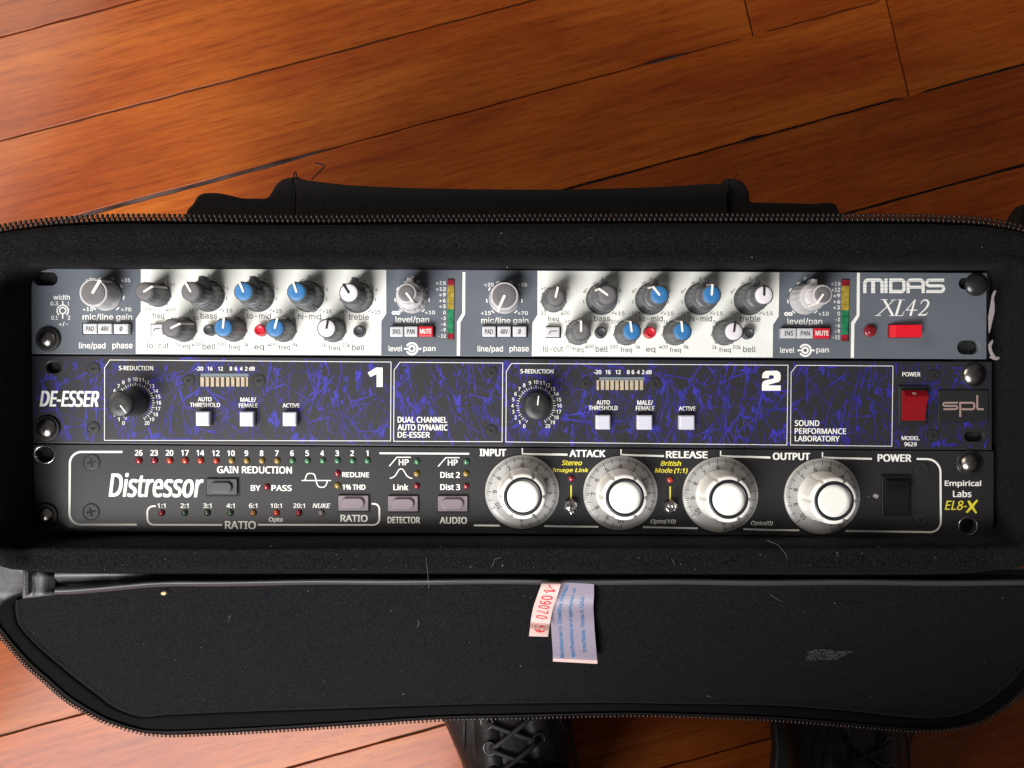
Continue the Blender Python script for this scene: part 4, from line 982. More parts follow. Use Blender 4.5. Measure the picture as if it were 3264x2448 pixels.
for x, y in nodes:
    for j in range(rs.choice((1, 2, 2, 3))):
        ang = rs.choice((1, -1)) * math.radians(rs.gauss(74, 26)); strand(x, y, ang, rs.uniform(50, 190), rs.choice((.12, .16, .2, .28, .4, .75)))
    if rs.random() < .5:
        for j in range(rs.choice((1, 3, 5))): blob(x + rs.gauss(0, 8), y + rs.gauss(0, 14), rs.uniform(2.5, 9))
    if rs.random() < .25: strand(x, y, math.radians(rs.choice((0, 180)) + rs.gauss(0, 18)), rs.uniform(40, 110), rs.choice((.3, .6, 1.0)))
for k in range(1300):
    x = rs.uniform(bx0, bx1); blob(x, rs.uniform(yt(x), yb(x)), rs.choice((.8, 1.0, 1.4, 2, 2.8)))
for k in range(60):
    x = rs.uniform(bx0, bx1); top = rs.random() < .5
    strand(x, (yt(x) + 2) if top else (yb(x) - 2), math.radians((90 if top else -90) + rs.gauss(0, 14)), rs.uniform(18, 60), rs.choice((.4, .7, 1.1)))
sp = obj('splatter_print', m, 'ink_blue', FB); sp['kind'] = 'stuff'
W = M(); LN = M()
def w(s, T, *b, **k): k.setdefault('bold', .06); k.setdefault('slope', .006); word(W, s, T, *b, z=.06, font='sans', **k)
fr = [[(333.4, 1172), (350, 1147.5), (1246.5, 1154), (1245, 1405.5), (333, 1403.5)], [B3(178, 188), B3(235, 110), B3(1272, 117), B3(1265, 910), B3(173, 905)],
      [B3(1308, 200), B3(1360, 122), B4(1968, 122), B4(1958, 825), B3(1303, 912)], [B5(117, 190), B5(167, 125), B5(1033, 132), B5(1023, 853), B5(112, 842)]]
for q in fr: LN.stroke([P(x, y).xy for x, y in q], .30, .055, closed=True)
obj('frame_line', LN, 'ink_white', FB)
w('DE-ESSER', B1, 230, 437, 885, 607, bold=.30, shear=.22)
w('S-REDUCTION', B1, 1102, 160, 1480, 208); w('S-REDUCTION', B3, 1450, 180, 1782, 222)
for s, *b in (('-20', 75, 155, 150, 193), ('16', 194, 155, 245, 193), ('12', 300, 155, 350, 193), ('8', 416, 155, 443, 193), ('6', 467, 155, 493, 193), ('4', 520, 155, 548, 193), ('2', 570, 155, 597, 193), ('dB', 612, 153, 670, 193), ('AUTO', 98, 462, 235, 503), ('THRESHOLD', 17, 518, 320, 560), ('MALE/', 525, 465, 683, 508), ('FEMALE', 510, 525, 698, 565), ('ACTIVE', 950, 525, 1122, 565)): w(s, B2, *b)
for s, *b in (('-20', 257, 165, 323, 200), ('16', 360, 165, 405, 200), ('12', 448, 165, 494, 200), ('8', 548, 165, 573, 200), ('6', 590, 165, 614, 200), ('4', 636, 165, 662, 200), ('2', 680, 165, 703, 200), ('dB', 715, 165, 766, 200), ('AUTO', 280, 432, 398, 468), ('THRESHOLD', 210, 480, 467, 517), ('MALE/', 640, 432, 777, 472), ('FEMALE', 627, 483, 790, 520), ('ACTIVE', 1005, 486, 1153, 522)): w(s, B4, *b)
for s, *b in (('DUAL CHANNEL', 213, 660, 713, 717), ('AUTO DYNAMIC', 213, 736, 717, 795), ('DE-ESSER', 213, 812, 538, 868)): w(s, B3, *b, bold=.09)
for s, *b in (('SOUND', 150, 620, 372, 671), ('PERFORMANCE', 150, 692, 612, 742), ('LABORATORY', 150, 760, 553, 809)): w(s, B5, *b, bold=.09)
for s, *b in (('POWER', 1117, 187, 1280, 225), ('MODEL', 1112, 762, 1272, 798), ('9629', 1135, 817, 1247, 853)): w(s, B5, *b)
W.prism(pxs(B2, [(1898, 358), (1898, 228), (1835, 258), (1808, 215), (1893, 163), (1958, 163), (1958, 358)]), .03, .06)
# block figure two
two = [(1740, 236), (1740, 215), (1748, 190), (1770, 172), (1872, 170), (1898, 186), (1903, 212), (1903, 245), (1890, 268), (1800, 292), (1795, 300), (1903, 300), (1903, 346), (1738, 346), (1738, 292), (1746, 268), (1765, 256), (1838, 240), (1843, 232), (1843, 218), (1835, 211), (1805, 211), (1800, 218), (1800, 236)]
W.prism(pxs(B4, two), .03, .06)
for c0, R in (((431, 1283.5), 75), ((1708.5, 1293), 75)):
    for n in range(21):
        a = math.radians((n - 10) * 15.0); s = str(n); px, py = c0[0] + R * math.sin(a), c0[1] - R * math.cos(a); hw = (3.6 if n < 10 else 7.4) * (.8 if n == 1 else 1); hh = 5.8
        def fn(u, v): return P(px - hw + 2 * hw * u, py + hh - 2 * hh * v, .06)
        put(W, s, fn, 'sans', bold=.03)
        for k, (ra, rb) in enumerate(((54, 63.5), (55, 60))):
            if n == 20 and k: continue
            b_ = math.radians((n - 10 + .5 * k) * 15.0); W.stroke([P(c0[0] + q * math.sin(b_), c0[1] - q * math.cos(b_)).xy for q in (ra, rb)], .28, .055)
obj('white_print', W, 'ink_white', FB)
for c0, a in (((431, 1283.5), 142), ((1708.5, 1293), 6)):
    c = P(*c0); m = M(); m.lathe(c.x, c.y, [(6.9, .2), (6.9, 1.5), (6.6, 2.2), (6.4, 15), (6.35, 18.3), (6.2, 18.9), (5.8, 19.3), (3, 19.5)], 48); o = obj('knob', m, 'knob_k', UB, (c.x, c.y, 0)); o['label'] = 'round black knob with white line'
    t = math.radians(a); m = M(); m.stroke([(c.x + q * math.sin(t), c.y + q * math.cos(t)) for q in (.9, 5.4)], .55, 19.62); obj('pointer', m, 'ink_white', o, (c.x, c.y, 19))
for T, x0, x1, y0, y1, bars, ya, yb_ in ((B2, 100, 607, 222, 357, [(125, 163), (177, 212), (229, 264), (281, 315), (331, 366), (383, 418), (434, 468), (485, 520), (534, 570), (583, 606)], 257, 354), (B4, 279, 701, 226, 343, [(281, 302), (318, 347), (360, 390), (403, 433), (446, 476), (489, 519), (532, 561), (575, 605), (618, 648), (662, 691)], 253, 340)):
    a = P(*T(x0, y0)); b = P(*T(x1, y1)); m = M(); m.box(a.x, b.y, b.x, a.y, -1, .06); o = obj('meter_window', m, 'hole', UB)
    m = M(); q = [P(*T(x0 + 25, y0 + 2)), P(*T(x1, y0 + 2)), P(*T(x1, ya + 6)), P(*T(x0 + 25, ya + 6))]; m.add([(p.x, p.y, .09) for p in q][::-1], [(0, 1, 2, 3)]); obj('reflection_strip', m, 'seg_w', o)  # pale strip paints the reflection along the window's upper edge
    for u, v in bars:
        m = M(); p = P(*T(u, ya)); q = P(*T(v, yb_)); m.box(p.x, q.y, q.x, p.y, 0, .5, .1, .12); obj('meter_bar', m, 'seg_c', o)
for T, *b in ((B2, 75, 607, 213, 750), (B2, 517, 608, 657, 755), (B2, 950, 612, 1088, 753), (B4, 275, 562, 402, 688), (B4, 640, 563, 772, 690), (B4, 1012, 565, 1145, 690)):
    p = P(*T(b[0], b[1]), 4.6); q = P(*T(b[2], b[3]), 4.6); m = M(); m.box(p.x - .5, q.y - .35, q.x + .5, p.y + .5, .02, .09, 0, .3); r_ = obj('button_recess', m, 'hole', UB)
    o, (p, q) = button(UB, T, *b, 4.4, 'btn_w', .35, .45)
    m = M(); m.box(p.x + .55, q.y + .7, q.x - .55, p.y - .4, 4.2, 4.62, .18, .4); obj('button_face', m, 'btn_w', o)
for T, x, y, r, sc1 in ((B1, 822, 190, 66, 3.456), (B1, 820, 845, 66, 3.456), (B2, 3, 293, 58, 3.16), (B2, 713, 293, 60, 3.16), (B3, 1163, 213, 55, 3.16), (B3, 1158, 798, 55, 3.16), (B4, 188, 285, 49, 2.765), (B4, 798, 285, 50, 2.765), (B5, 1403, 217, 52, 2.821), (B5, 1395, 755, 52, 2.821)):
    flat_screw(UB, T, x, y, r, 'screw_d', True, sc1)
fit_screw(UB, B1, 292, 852, 104, 'screw', 140, 3.0, 10, wz=1.2)
fit_screw(UB, B5, 1775, 212, 100, 'screw', 112, 3.2, 10, wz=.6)
a = P(*B5(1073, 312)); b = P(*B5(1328, 668)); m = M()
m.prism([(a.x, b.y), (b.x, b.y), (b.x, a.y), (a.x, a.y)], .02, 1.6, .4); o = obj('power_switch', m, 'knob_k', UB, ((a.x + b.x) / 2, (a.y + b.y) / 2, 0))
p = P(*B5(1108, 350), 2); q = P(*B5(1322, 622), 2); x0, x1, y0, y1 = p.x, q.x, q.y, p.y; ym = P(*B5(0, 405), 6).y
m = M(); pr = [(y1, 1.4), (y1 - .2, 4.0), (ym, 6.4), (ym - 3.2, 4.4), (y0 + 3, 3.0), (y0, 2.6), (y0, 1.4)]
n = len(pr); m.add([(x0 + .25, y, z) for y, z in pr] + [(x1 - .25, y, z) for y, z in pr], [tuple(range(n)), tuple(reversed(range(n, 2 * n)))] + [(i, n + i, n + (i + 1) % n, (i + 1) % n) for i in range(n)])
rk = obj('rocker', m, 'rocker_r', o)
cx, cy = P(*B5(1220, 379), 5).xy; m = M(); m.add([(cx + rr * .85 * math.cos(t), cy + rr * .5 * math.sin(t), 5.45 - (rr * .5 * math.sin(t) + cy - (ym + y1) / 2) * (6.4 - 4.0) / (y1 - ym)) for rr in (1.1, .75) for t in [2 * math.pi * k / 20 for k in range(20)]], [(k, (k + 1) % 20, 20 + (k + 1) % 20, 20 + k) for k in range(20)])
obj('off_symbol', m, 'ink_tan', rk)
a = P(*B5(1440, 350), 1); b = P(*B5(1890, 634), 1); m = M(); m.box(a.x, b.y, b.x, a.y, .02, 1.2, .25, .8); o = obj('maker_badge', m, 'badge', UB, ((a.x + b.x) / 2, (a.y + b.y) / 2, 0))
m = M(); k5 = [0]
def S(pts, wd): m.stroke([P(*B5(x, y), 1.25).xy for x, y in pts], wd, 1.26 + k5[0] * .004); k5[0] += 1
g = 16 / 2.821 / 6.34
S([(1618, 462), (1500, 462)] + rc(1500, 476, 14, 0, -180, 8) + [(1598, 491)] + rc(1598, 505, 14, 0, 180, 8) + [(1487, 520)], g)
S([(1638, 590), (1638, 462), (1745, 462)] + rc(1745, 482, 20, 0, 90, 5)[1:] + rc(1745, 500, 20, 90, 180, 5) + [(1650, 520)], g * 1.1)
S([(1791, 393), (1791, 505)] + [(1795, 516), (1806, 520), (1848, 520)], g * 1.1)
obj('badge_lettering', m, 'badge_ink', o)
m = M()
for T, x, y, r, sc1 in ((B1, 352, 158, 40, 3.456), (B5, 1720, 767, 38, 2.821)):
    c = P(*T(x, y), -4); rr = r / sc1 / 6.34; m = M(); m.lathe(c.x, c.y, [(rr * 1.15, -4.3), (rr, -4), (rr * .8, -4), (rr * .75, -8)], 24); obj('rail_hole', m, 'hole', UB)

# =================================================================== UNIT C : black compressor
UC = thing('compressor_unit', 'black rack compressor with four large silver white dials, lowest of the three panels', 'rack unit', P(1640, 1568, 0))
outC = [tuple(P(x, y).xy) for x, y in ((105, 1416), (3168, 1438), (3168, 1712), (112, 1692))]
holesC = [slot(C1, 158, 75, 400, 268), [tuple(P(*C5(1757 + 60 * math.cos(t), 708 + 58 * math.sin(t))).xy) for t in [2 * math.pi * k / 28 for k in range(28)]]]
FC = obj('faceplate', plate(outC, holesC, -3, 0, .3), 'anod2', UC)
m = M(); m.box(P(150, 0).x, P(0, 1700).y, P(3090, 0).x, P(0, 1440).y, -24, -3.4); obj('chassis', m, 'screw_k', UC)
for T, cx, cy, rx, ry in ((C1, 280, 170, 112, 94), (C5, 1757, 708, 74, 72)):   # bare metal round the mounting holes
    m = M(); rt = [2 * math.pi * k / 36 for k in range(36)]
    def el(s_, z): return [(*P(*T(cx + rx * s_ * math.cos(t), cy + ry * s_ * math.sin(t))).xy, z) for t in rt]
    m.loft([el(1.08, .02), el(1.06, .12), el(1.0, .16), el(.90, -.3), el(.86, -2)]); obj('hole_edge', m, 'steel', UC)
W = M(); Y = M(); T_ = M()
def w(s, T, *b, **k): k.setdefault('bold', .10); k.setdefault('slope', .007); word(W, s, T, *b, z=.06, font='sans', **k)
def y_(s, T, *b, **k): word(Y, s, T, *b, z=.06, font='sans', bold=.09, shear=.25, slope=.007)
_lz = [0]
def ln(T, pts, wd, closed=False): _lz[0] += 1; W.stroke(pxs(T, pts), wd, .03 + .0012 * _lz[0])
ln(C1, [(1140, 140), (690, 140)] + rc(690, 268, 128, 0, -90, 8)[1:] + [(558, 830)] + rc(680, 820, 121, -90, -180, 8)[1:] + [(1300, 941)], 1.05)
for x, s in zip([1320, 1490, 1660, 1830, 2000], ('26', '23', '20', '17', '14')): w(s, C1, x - 42, 120, x + 42, 180)
for x, s in zip([235, 402, 571, 739, 906, 1074, 1241, 1406, 1571, 1736, 1903], ('12', '10', '9', '8', '7', '6', '5', '4', '3', '2', '1')):
    hw = 41 if len(s) == 2 else (13 if s == '1' else 20); w(s, C2, x - hw, 124, x + hw, 184)
for x, c in zip([1320, 1490, 1660, 1830, 2000], ('led_r', 'led_r', 'led_o', 'led_o', 'led_o')): led(UC, C1, x, 237, 36, 3.456, c)
for x, c in zip([235, 405, 572, 740, 908, 1075, 1242, 1410, 1573, 1740, 1903], ['led_o'] + ['led_y'] * 4 + ['led_g'] * 6): led(UC, C2, x, 238, 34, 3.456, c)
w('GAIN REDUCTION', C2, 248, 300, 1073, 375, bold=.13); w('Distressor', C1, 990, 377, 2035, 636, bold=.34, shear=.2)
w('BY', C2, 620, 507, 727, 567); w('PASS', C2, 848, 507, 1070, 569); led(UC, C2, 793, 527, 33, 3.456, 'led_r')
w('REDLINE', C2, 1627, 365, 1923, 417); led(UC, C2, 1573, 378, 34, 3.456, 'led_r'); w('1% THD', C2, 1630, 500, 1883, 556); led(UC, C2, 1572, 512, 34, 3.456, 'led_y')
ln(C2, [(1180, 455), (1505, 455)], .5)
sine = [(1217, 455), (1222, 430), (1232, 400), (1246, 382), (1265, 377), (1295, 377), (1315, 384), (1328, 405), (1337, 440), (1344, 475), (1356, 508), (1372, 525), (1395, 530), (1420, 529), (1440, 518), (1452, 498), (1460, 475), (1464, 458)]
W.stroke(pxs(C2, sine), .5, .056)
w('RATIO', C2, 1607, 834, 1908, 908, bold=.16); w('RATIO', C2, 335, 903, 677, 988, bold=.16); w('Opto', C2, 818, 860, 973, 922, bold=.07); w('NUKE', C2, 1300, 708, 1497, 757, shear=.25, bold=.07)
for x, s in ((1571, '1:1'), (1825, '2:1')): w(s, C1, x - 45, 708, x + 45, 757, bold=.06)
for x, s, hw in ((141, '3:1', 46), (396, '4:1', 46), (646, '6:1', 46), (900, '10:1', 62), (1152, '20:1', 64)): w(s, C2, x - hw, 708, x + hw, 757, bold=.06)
for T, x, c in ((C1, 1570, 'led_dr'), (C1, 1822, 'led_dg'), (C2, 140, 'led_dg'), (C2, 393, 'led_dg'), (C2, 647, 'led_b'), (C2, 900, 'led_o'), (C2, 1148, 'led_dr'), (C2, 1395, 'led_p')): led(UC, T, x, 812, 34, 3.456, c)
ln(C1, [(1510, 737), (1480, 738)] + rc(1480, 803, 65, 0, -90, 6)[1:] + [(1416, 870)] + rc(1486, 872, 70, -90, -180, 6)[1:] + [(2240, 943)], .85)
ln(C2, [(700, 942), (1970, 944)] + rc(1970, 878, 66, 180, 90, 6)[1:] + [(2036, 770)] + rc(1978, 770, 58, 90, 0, 6)[1:] + [(1950, 712)], .85)
ln(C3, [(33, 150), (990, 155)], .85); ln(C3, [(137, 288), (218, 193), (367, 193)], .5); ln(C3, [(658, 292), (742, 197), (887, 197)], .5)
ln(C3, [(143, 418), (175, 408), (200, 390), (222, 355), (240, 325), (262, 315), (284, 325), (304, 358), (325, 392), (350, 410), (382, 418)], .5)
for s, *b in (('HP', 238, 215, 345, 277), ('Link', 180, 480, 340, 543), ('HP', 762, 218, 868, 280), ('Dist 2', 682, 350, 892, 412), ('Dist 3', 682, 480, 893, 542)): w(s, C3, *b)
w('DETECTOR', C3, 118, 830, 465, 897, bold=.13); w('AUDIO', C3, 675, 832, 968, 902, bold=.16)
for x, y, c in ((432, 240, 'led_g'), (428, 370, 'led_y'), (430, 500, 'led_r'), (960, 242, 'led_g'), (955, 370, 'led_y'), (957, 502, 'led_r')): led(UC, C3, x, y, 32, 3.3515, c)
w('INPUT', C3, 1102, 107, 1385, 180, bold=.2); w('ATTACK', C4, 110, 110, 473, 178, bold=.2); w('RELEASE', C4, 1083, 122, 1502, 190, bold=.2); w('OUTPUT', C5, 162, 112, 467, 168, bold=.2); w('POWER', C5, 1017, 124, 1293, 182, bold=.2)
ln(C3, [(1558, 97), (1558, 172)], .6); ln(C3, [(1566, 158), (2040, 166)], .95); ln(C4, [(-60, 152), (90, 154)], .95)
W.stroke(pxs(C4, [(630, 103), (630, 172)]), .6, .05); ln(C4, [(640, 158), (1063, 170)], .95); ln(C4, [(1633, 117), (1633, 186)], .6); ln(C4, [(1642, 172), (2133, 183)], .95); 
ln(C5, [(-40, 143), (142, 151)], .95); ln(C5, [(567, 107), (567, 162)], .6); ln(C5, [(574, 151), (970, 160)], .95)
ln(C3, [(1040, 920), (1317, 923)], .9); ln(C3, [(1790, 927), (2060, 932)], .9); ln(C4, [(-30, 878), (403, 882)], .9); ln(C4, [(852, 885), (1403, 897)], .9); ln(C4, [(1863, 905), (2212, 915)], .9); ln(C5, [(40, 739), (377, 743)], .9)
ln(C5, [(1335, 161), (1420, 162)] + rc(1420, 272, 110, 0, 90, 9)[1:] + [(1533, 670)] + rc(1447, 672, 86, 90, 180, 8)[1:] + [(755, 748)], .95)
w('Opto(10)', C4, 928, 808, 1182, 860, shear=.25, bold=.05); w('Opto(0)', C4, 1938, 825, 2160, 877, shear=.25, bold=.05)
w('Empirical', C5, 1565, 337, 1862, 394, bold=.13); w('Labs', C5, 1632, 418, 1783, 472, bold=.13)
y_('Stereo', C4, 33, 213, 238, 262); y_('Image Link', C4, -66, 290, 305, 342); y_('British', C4, 1028, 218, 1237, 268); y_('Mode (1:1)', C4, 968, 290, 1302, 347)
y_('EL8-', C5, 1565, 502, 1745, 577); Y.stroke(pxs(C5, [(1757, 502), (1780, 540), (1822, 603)]), [1.1, 1.5, 1.0], .06); Y.stroke(pxs(C5, [(1832, 495), (1790, 545), (1742, 598)]), [.8, 1.5, 1.0], .066)
Y.stroke(pxs(C4, [(127, 465), (127, 612)]), .65, .05); Y.stroke(pxs(C4, [(1125, 475), (1125, 625)]), .65, .05)
obj('white_print', W, 'ink_white', FC); obj('yellow_print', Y, 'ink_yellow', FC)
led(UC, C4, 130, 397, 31, 3.16, 'led_r'); led(UC, C4, 1125, 410, 32, 3.16, 'led_o')
def oval(T, hx0, hy0, hx1, hy1, cx0, cy0, cx1, cy1, ox0, oy0, ox1, oy1, mt_):
    a = P(*T(hx0, hy0)); b = P(*T(hx1, hy1)); m = M(); m.box(a.x, b.y, b.x, a.y, -1, .05, 0, .4); obj('button_recess', m, 'hole', UC)
    a = P(*T(cx0, cy0), 1.5); b = P(*T(cx1, cy1), 1.5); m = M(); m.box(a.x, b.y, b.x, a.y, 0, 1.5, .25, .25); o = obj('push_button', m, mt_, UC, ((a.x + b.x) / 2, (a.y + b.y) / 2, 0))
    a = P(*T(ox0, oy0), 3); b = P(*T(ox1, oy1), 3); m = M(); m.prism(rrect(a.x, b.y, b.x, a.y, abs(a.y - b.y) * .48, 6), 1.3, 3.0, .5); obj('button_top', m, mt_, o)
    return o
oval(C2, 125, 420, 503, 630, 132, 438, 468, 606, 160, 475, 408, 590, 'btn_s')['label'] = 'dark bypass button'
oval(C2, 1575, 603, 1942, 804, 1583, 622, 1915, 787, 1612, 650, 1865, 765, 'btn_m'); oval(C3, 118, 590, 465, 787, 122, 608, 442, 770, 160, 637, 397, 750, 'btn_m'); oval(C3, 648, 590, 990, 787, 655, 608, 972, 770, 693, 637, 927, 750, 'btn_m')
# dials
for T, cx, cy, R, sc1, v in ((C3, 1557, 567, 397, 3.3515, 6.03), (C4, 627, 545, 376, 3.16, 3.97), (C4, 1636, 562, 384, 3.16, 5.8), (C5, 570, 468, 313, 2.56, 5.47)):
    base = T(cx, cy); c = P(*base, 1.5); r = R / sc1 / 6.34
    m = M(); m.lathe(c.x, c.y, [(r, .25), (r, .6), (r * .985, 1.0), (r * .86, 1.5), (r * .8, 1.55), (r * .5, 1.6)], 96)
    o = obj('dial_knob', m, 'dial', UC, (c.x, c.y, 0)); o['label'] = 'large dial knob with numbered silver skirt'
    m = M(); zt = 1.66
    def zsk(q): return (1.0 + (r * .985 - q) / (r * .125) * .5 if q > r * .86 else 1.55) + .05
    for k in range(101):
        a = math.radians((v - k / 10.0) * 30); mj = k % 5 == 0
        ra, rb = (r * .835 if mj else r * .87), r * .955
        pa = (c.x + ra * math.sin(a), c.y + ra * math.cos(a), zsk(ra)); pb = (c.x + rb * math.sin(a), c.y + rb * math.cos(a), zsk(rb)); nn = Vector((math.cos(a), -math.sin(a))) * (.22 if mj else .12)
        pm = ((pa[0] + pb[0]) / 2, (pa[1] + pb[1]) / 2, zsk((ra + rb) / 2) + .02)
        m.add([(pa[0] - nn.x, pa[1] - nn.y, pa[2]), (pa[0] + nn.x, pa[1] + nn.y, pa[2]), (pm[0] + nn.x, pm[1] + nn.y, pm[2]), (pm[0] - nn.x, pm[1] - nn.y, pm[2]), (pb[0] + nn.x, pb[1] + nn.y, pb[2]), (pb[0] - nn.x, pb[1] - nn.y, pb[2])], [(0, 1, 2, 3), (3, 2, 4, 5)])
    for n_ in range(11):
        a = math.radians((v - n_) * 30); up = Vector((math.sin(a), math.cos(a))); rt = Vector((up.y, -up.x)); cc_ = Vector((c.x, c.y)) + up * r * .735
        hw, hh = (.72, 1.05) if n_ != 10 else (1.6, 1.05); hw *= .7 if n_ == 1 else 1
        def fn(u, vv, cc_=cc_, up=up, rt=rt, hw=hw, hh=hh): q = cc_ + rt * (u * 2 - 1) * hw + up * (vv * 2 - 1) * hh; return (q.x, q.y, zt)
        put(m, str(n_), fn, 'sans', bold=.05)
    obj('dial_scale', m, 'ink_black', o)
    # grip with six notches
    m = M(); seg = 144; rows_ = []
    for rr, z, cut in ((.66 * r, 1.5, 0), (.66 * r, 2.4, 0), (.635 * r, 3.4, 1), (.615 * r, 10, 1), (.60 * r, 15.8, 1), (.59 * r, 16.6, 1), (.57 * r, 17.1, .8), (.50 * r, 17.4, 0)):
        ring = []
        for i in range(seg):
            a = 2 * math.pi * i / seg + math.radians(v * 7); q = math.cos(a * 3) ** 2; dep = cut * 1.3 * max(0, (q - .93) / .07)
            ring.append((c.x + (rr - dep) * math.cos(a), c.y + (rr - dep) * math.sin(a), z))
        rows_.append(ring)
    m.loft(rows_, cap=True); obj('grip', m, 'dknob', o)
    m = M(); m.lathe(c.x, c.y, [(.50 * r, 17.2), (.50 * r, 17.55), (.41 * r, 17.55), (.41 * r, 17.2)], 64, closed_top=False); obj('grip_ring', m, 'dring', o)
    m = M(); m.lathe(c.x, c.y, [(.415 * r, 17.2), (.415 * r, 17.5), (.3 * r, 17.52)], 64); obj('grip_cap', m, 'dtop', o)
# toggles
for x, y, lx, ly in ((127, 668, 132, 750), (1128, 682, 1155, 672)):
    c = P(*C4(x, y), 1); m = M(); m.prism([(c.x + 3.6 * math.cos(math.radians(a)), c.y + 3.6 * math.sin(math.radians(a))) for a in range(20, 380, 60)], .05, 2.2, .35); o = obj('toggle_switch', m, 'chrome', UC, (c.x, c.y, 0))
    m = M(); m.lathe(c.x, c.y, [(2.7, 2.0), (2.7, 3.6), (2.4, 3.9), (1.9, 3.9), (1.7, 2.6)], 28); obj('collar', m, 'chrome', o)
    e = P(*C4(lx, ly), 12); m = M(); s0 = Vector((c.x, c.y, 2.6)); e = Vector((c.x + (e.x - c.x), c.y + (e.y - c.y), 12))
    m.tube([s0, s0.lerp(e, .3), s0.lerp(e, .8), s0.lerp(e, .95), e], [.75, .8, 1.15, 1.1, .55], 14); obj('lever', m, 'chrome', o)
for T, x, y, r, sc1 in ((C1, 800, 255, 88, 3.456), (C1, 795, 800, 88, 3.456), (C5, 1375, 247, 62, 2.56), (C5, 1367, 655, 60, 2.56)): flat_screw(UC, T, x, y, r, 'screw_d', False, sc1, rot=12)
fit_screw(UC, C1, 275, 845, 88, 'screw', 130, 3.0, 30, wz=1.2)
fit_screw(UC, C5, 1785, 200, 82, 'screw', 108, 3.4, 10, wmat='screw_k', wz=.8)
a = P(*C5(1043, 293)); b = P(*C5(1280, 618)); m = M(); m.prism([(a.x, b.y), (b.x, b.y), (b.x, a.y), (a.x, a.y)], .02, 1.5, .4); o = obj('power_switch', m, 'rocker_k', UC, ((a.x + b.x) / 2, (a.y + b.y) / 2, 0))
p = P(*C5(1085, 333), 2); q = P(*C5(1263, 598), 2); x0, x1, y0, y1 = p.x, q.x, q.y, p.y; ym = P(*C5(0, 400), 5).y
pr = [(y1, 1.3), (y1 - .2, 3.4), (ym, 5.6), (ym - 3.2, 3.9), (y0 + 3, 2.6), (y0, 2.3), (y0, 1.3)]; n = len(pr); m = M()
m.add([(x0 + .2, y, z) for y, z in pr] + [(x1 - .2, y, z) for y, z in pr], [tuple(range(n)), tuple(reversed(range(n, 2 * n)))] + [(i, n + i, n + (i + 1) % n, (i + 1) % n) for i in range(n)]); obj('rocker', m, 'rocker_k', o)
m = M(); m.prism(pxs(C5, [(975, 462), (990, 445), (1008, 446), (1026, 462), (1016, 480), (1000, 482)]), .02, .3, .06); m.prism(pxs(C5, [(940, 466), (944, 462), (947, 468), (944, 473)]), .02, .15); obj('paint_chip', m, 'tape', UC)
m = M(); c = P(*C1(318, 158), -4); m.lathe(c.x, c.y, [(2.6, -4.2), (2.4, -3.9), (2.0, -4), (1.9, -8)], 24); obj('rail_hole', m, 'hole', UC)

# =================================================================== PERSON (only the shoes show)
PN = thing('person', 'person in black lace-up leather shoes and dark trousers standing in front of the lid', 'person', P(2200, 2700, ZF))
def foot(cx, cy, ang, ln_=285, wd=102):
    """one shoe: toe towards the bag. local v runs heel (0) to toe (1)"""
    ca, sa = math.cos(ang), math.sin(ang)
    def wp(u, v, z): return (cx + u * ca - v * sa, cy + u * sa + v * ca, ZF + z)
    prof = [(0.0, .30, 62, 0), (.03, .52, 74, 0), (.10, .66, 84, 0), (.22, .70, 90, 0), (.34, .68, 94, 0), (.46, .70, 88, -1), (.58, .80, 76, -3), (.70, .94, 64, -4), (.80, 1.0, 55, -3), (.88, .94, 50, 0), (.95, .74, 44, 3), (.985, .46, 36, 5), (1.0, .15, 26, 6)]
    m = M(); rg_ = []
    for v, w_, h_, off in prof:
        ring = []
        for k in range(28):
            a = 2 * math.pi * k / 28; cu, su = math.cos(a), math.sin(a)
            u = math.copysign(abs(cu) ** .75, cu) * wd / 2 * w_; z = 12 + (math.copysign(abs(su) ** .8, su) * .5 + .5) * (h_ - 12)
            if su > 0: u *= 1 - .38 * su
            ring.append(wp(u + off, (v - .5) * ln_, z))
        rg_.append(ring)
    m.loft(rg_, cap=True, capstart=True)
    sh = obj('shoe', m, 'leather', PN, (cx, cy, ZF))
    m = M(); out = []
    for v, w_, h_, off in prof: out.append(((wd / 2 * w_ + 3) + off, (v - .5) * ln_ * 1.015))
    lft = [(-(wd / 2 * w_ + 3) + off, (v - .5) * ln_ * 1.015) for v, w_, h_, off in prof]
    m.prism([wp(u, v, 0)[:2] for u, v in out + lft[::-1]], ZF + .4, ZF + 15, 2.5); obj('sole', m, 'sole', sh)
    def top(u, v):  # height of the upper at u,v(0..1)
        for (v0, w0, h0, o0), (v1, w1, h1, o1) in zip(prof, prof[1:]):
            if v0 <= v <= v1:
                t = (v - v0) / (v1 - v0); w_ = (w0 + (w1 - w0) * t) * wd / 2; h_ = h0 + (h1 - h0) * t
                q = min(.98, abs(u) / w_)
                return 12 + (math.sqrt(max(0, 1 - q ** 2.2)) * .5 + .5) * (h_ - 12)
        return 40
    return sh, wp, top
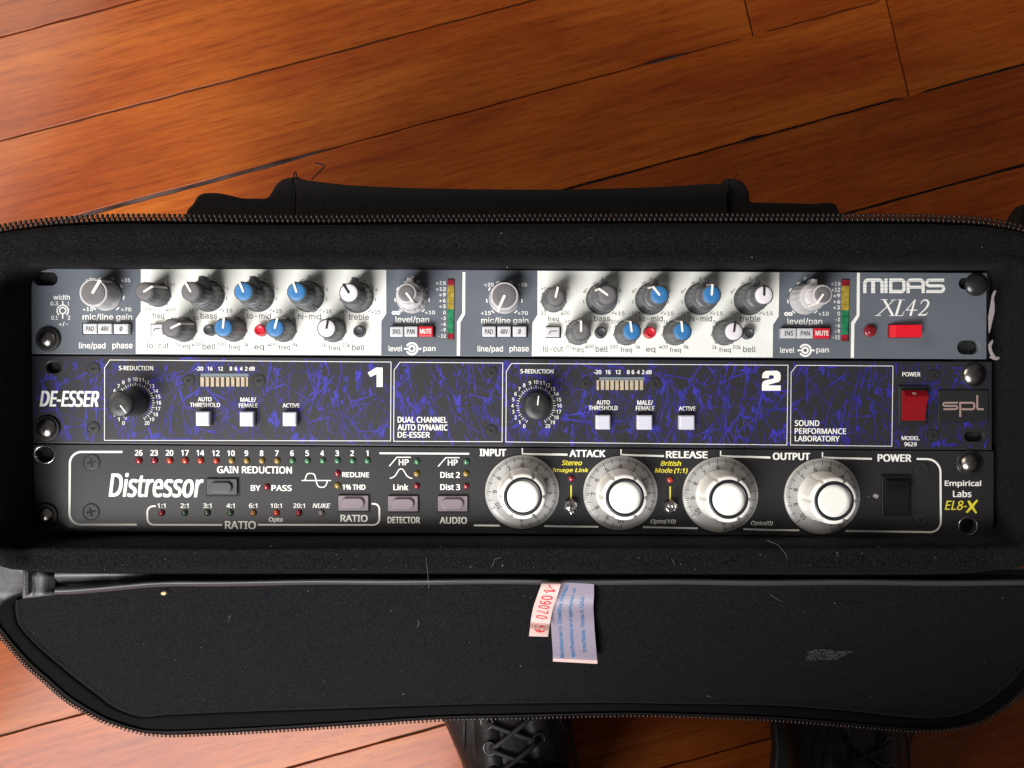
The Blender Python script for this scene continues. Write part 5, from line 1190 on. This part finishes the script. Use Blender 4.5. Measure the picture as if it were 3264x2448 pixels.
def dress(cx, cy, ang, eyes, wd=112):
    sh, wp, top = foot(cx, cy, ang, wd=wd); L = 285
    vv = [.60, .53, .46, .39]
    for v in vv:
        for s_ in (-1, 1):
            u = s_ * (20 + (.60 - v) * 14); z = top(u, v) + 1.0; c = Vector(wp(u, (v - .5) * L, z)); m = M()
            m.tube([c + Vector((5.2 * math.cos(t), 5.2 * math.sin(t), -s_ * 5.2 * math.cos(t) * .42)) for t in [2 * math.pi * k / 16 for k in range(17)]], 1.15, 8, caps=False)
            obj('eyelet', m, 'screw_k', sh)
    m = M()
    for i, v in enumerate(vv):
        for s_ in (-1, 1):
            v2 = vv[min(i + 1, 3)] if i < 3 else v - .04
            pts = []
            for t in (0, .15, .35, .5, .65, .85, 1):
                u = s_ * (20 + (.60 - v) * 14) * (1 - 2 * t); vq = v + (v2 - v) * t; pts.append(wp(u, (vq - .5) * L, top(u, vq) + (1.2 if t in (0, 1) else 3.4 + (1.2 if s_ > 0 else 0))))
            m.tube(pts, 2.1, 8)
    obj('lace', m, 'lace', sh)
    # facings either side of the tongue
    for s_ in (-1, 1):
        m = M(); a_, b_ = [], []
        for k in range(9):
            v = .64 - k * .035; 
            for lst, uu in ((a_, s_ * (10 + k * .5)), (b_, s_ * (30 + k * 1.2))): lst.append(wp(uu, (v - .5) * L, top(uu, v) + .9))
        m.loft([[(p[0], p[1], p[2] - 2) for p in a_], a_, [tuple((Vector(p) + Vector(q)) / 2 + Vector((0, 0, .8))) for p, q in zip(a_, b_)], b_, [(p[0], p[1], p[2] - 2) for p in b_]], closed=False); obj('lace_facing', m, 'leather', sh)
    m = M()
    seam = [wp(u, (v - .5) * L, top(u, v) + .6) for u, v in ((-44, .52), (-40, .60), (-30, .68), (-12, .72), (12, .72), (30, .68), (40, .60), (44, .52))]
    m.tube(seam, .9, 6); obj('toe_seam', m, 'leather', sh)
dress(10, -322, math.radians(10), 0, 140); dress(304, -342, math.radians(-9), 1, 142)
for x, y in ((22, -395), (318, -425)):
    m = M(); rgs = []
    for z, rx, ry, dy in ((60, 54, 66, 0), (75, 60, 74, -2), (110, 62, 76, -8), (200, 63, 74, -22), (400, 72, 80, -45), (560, 82, 90, -60), (800, 95, 100, -80)):
        rgs.append([(x + rx * math.cos(t) * (1 + .05 * math.sin(3 * t + z)), y + dy + ry * math.sin(t), ZF + z) for t in [2 * math.pi * k / 28 for k in range(28)]])
    m.loft(rgs, cap=True, capstart=True); obj('trouser_leg', m, 'trouser', PN)
m = M(); rgs = []  # unseen body shape, added to shade the floor around the shoes
for z, rx, ry, cy in ((420, 250, 105, -600), (600, 245, 105, -590), (860, 235, 110, -575), (1000, 225, 110, -560), (1150, 225, 112, -540), (1300, 205, 108, -515), (1360, 130, 80, -500)):
    rgs.append([(180 + rx * math.cos(t) * (1 + .03 * math.sin(5 * t)), cy + ry * math.sin(t), ZF + z) for t in [2 * math.pi * k / 32 for k in range(32)]])
m.loft(rgs, cap=True, capstart=True); obj('unseen_shade_torso', m, 'trouser', PN)
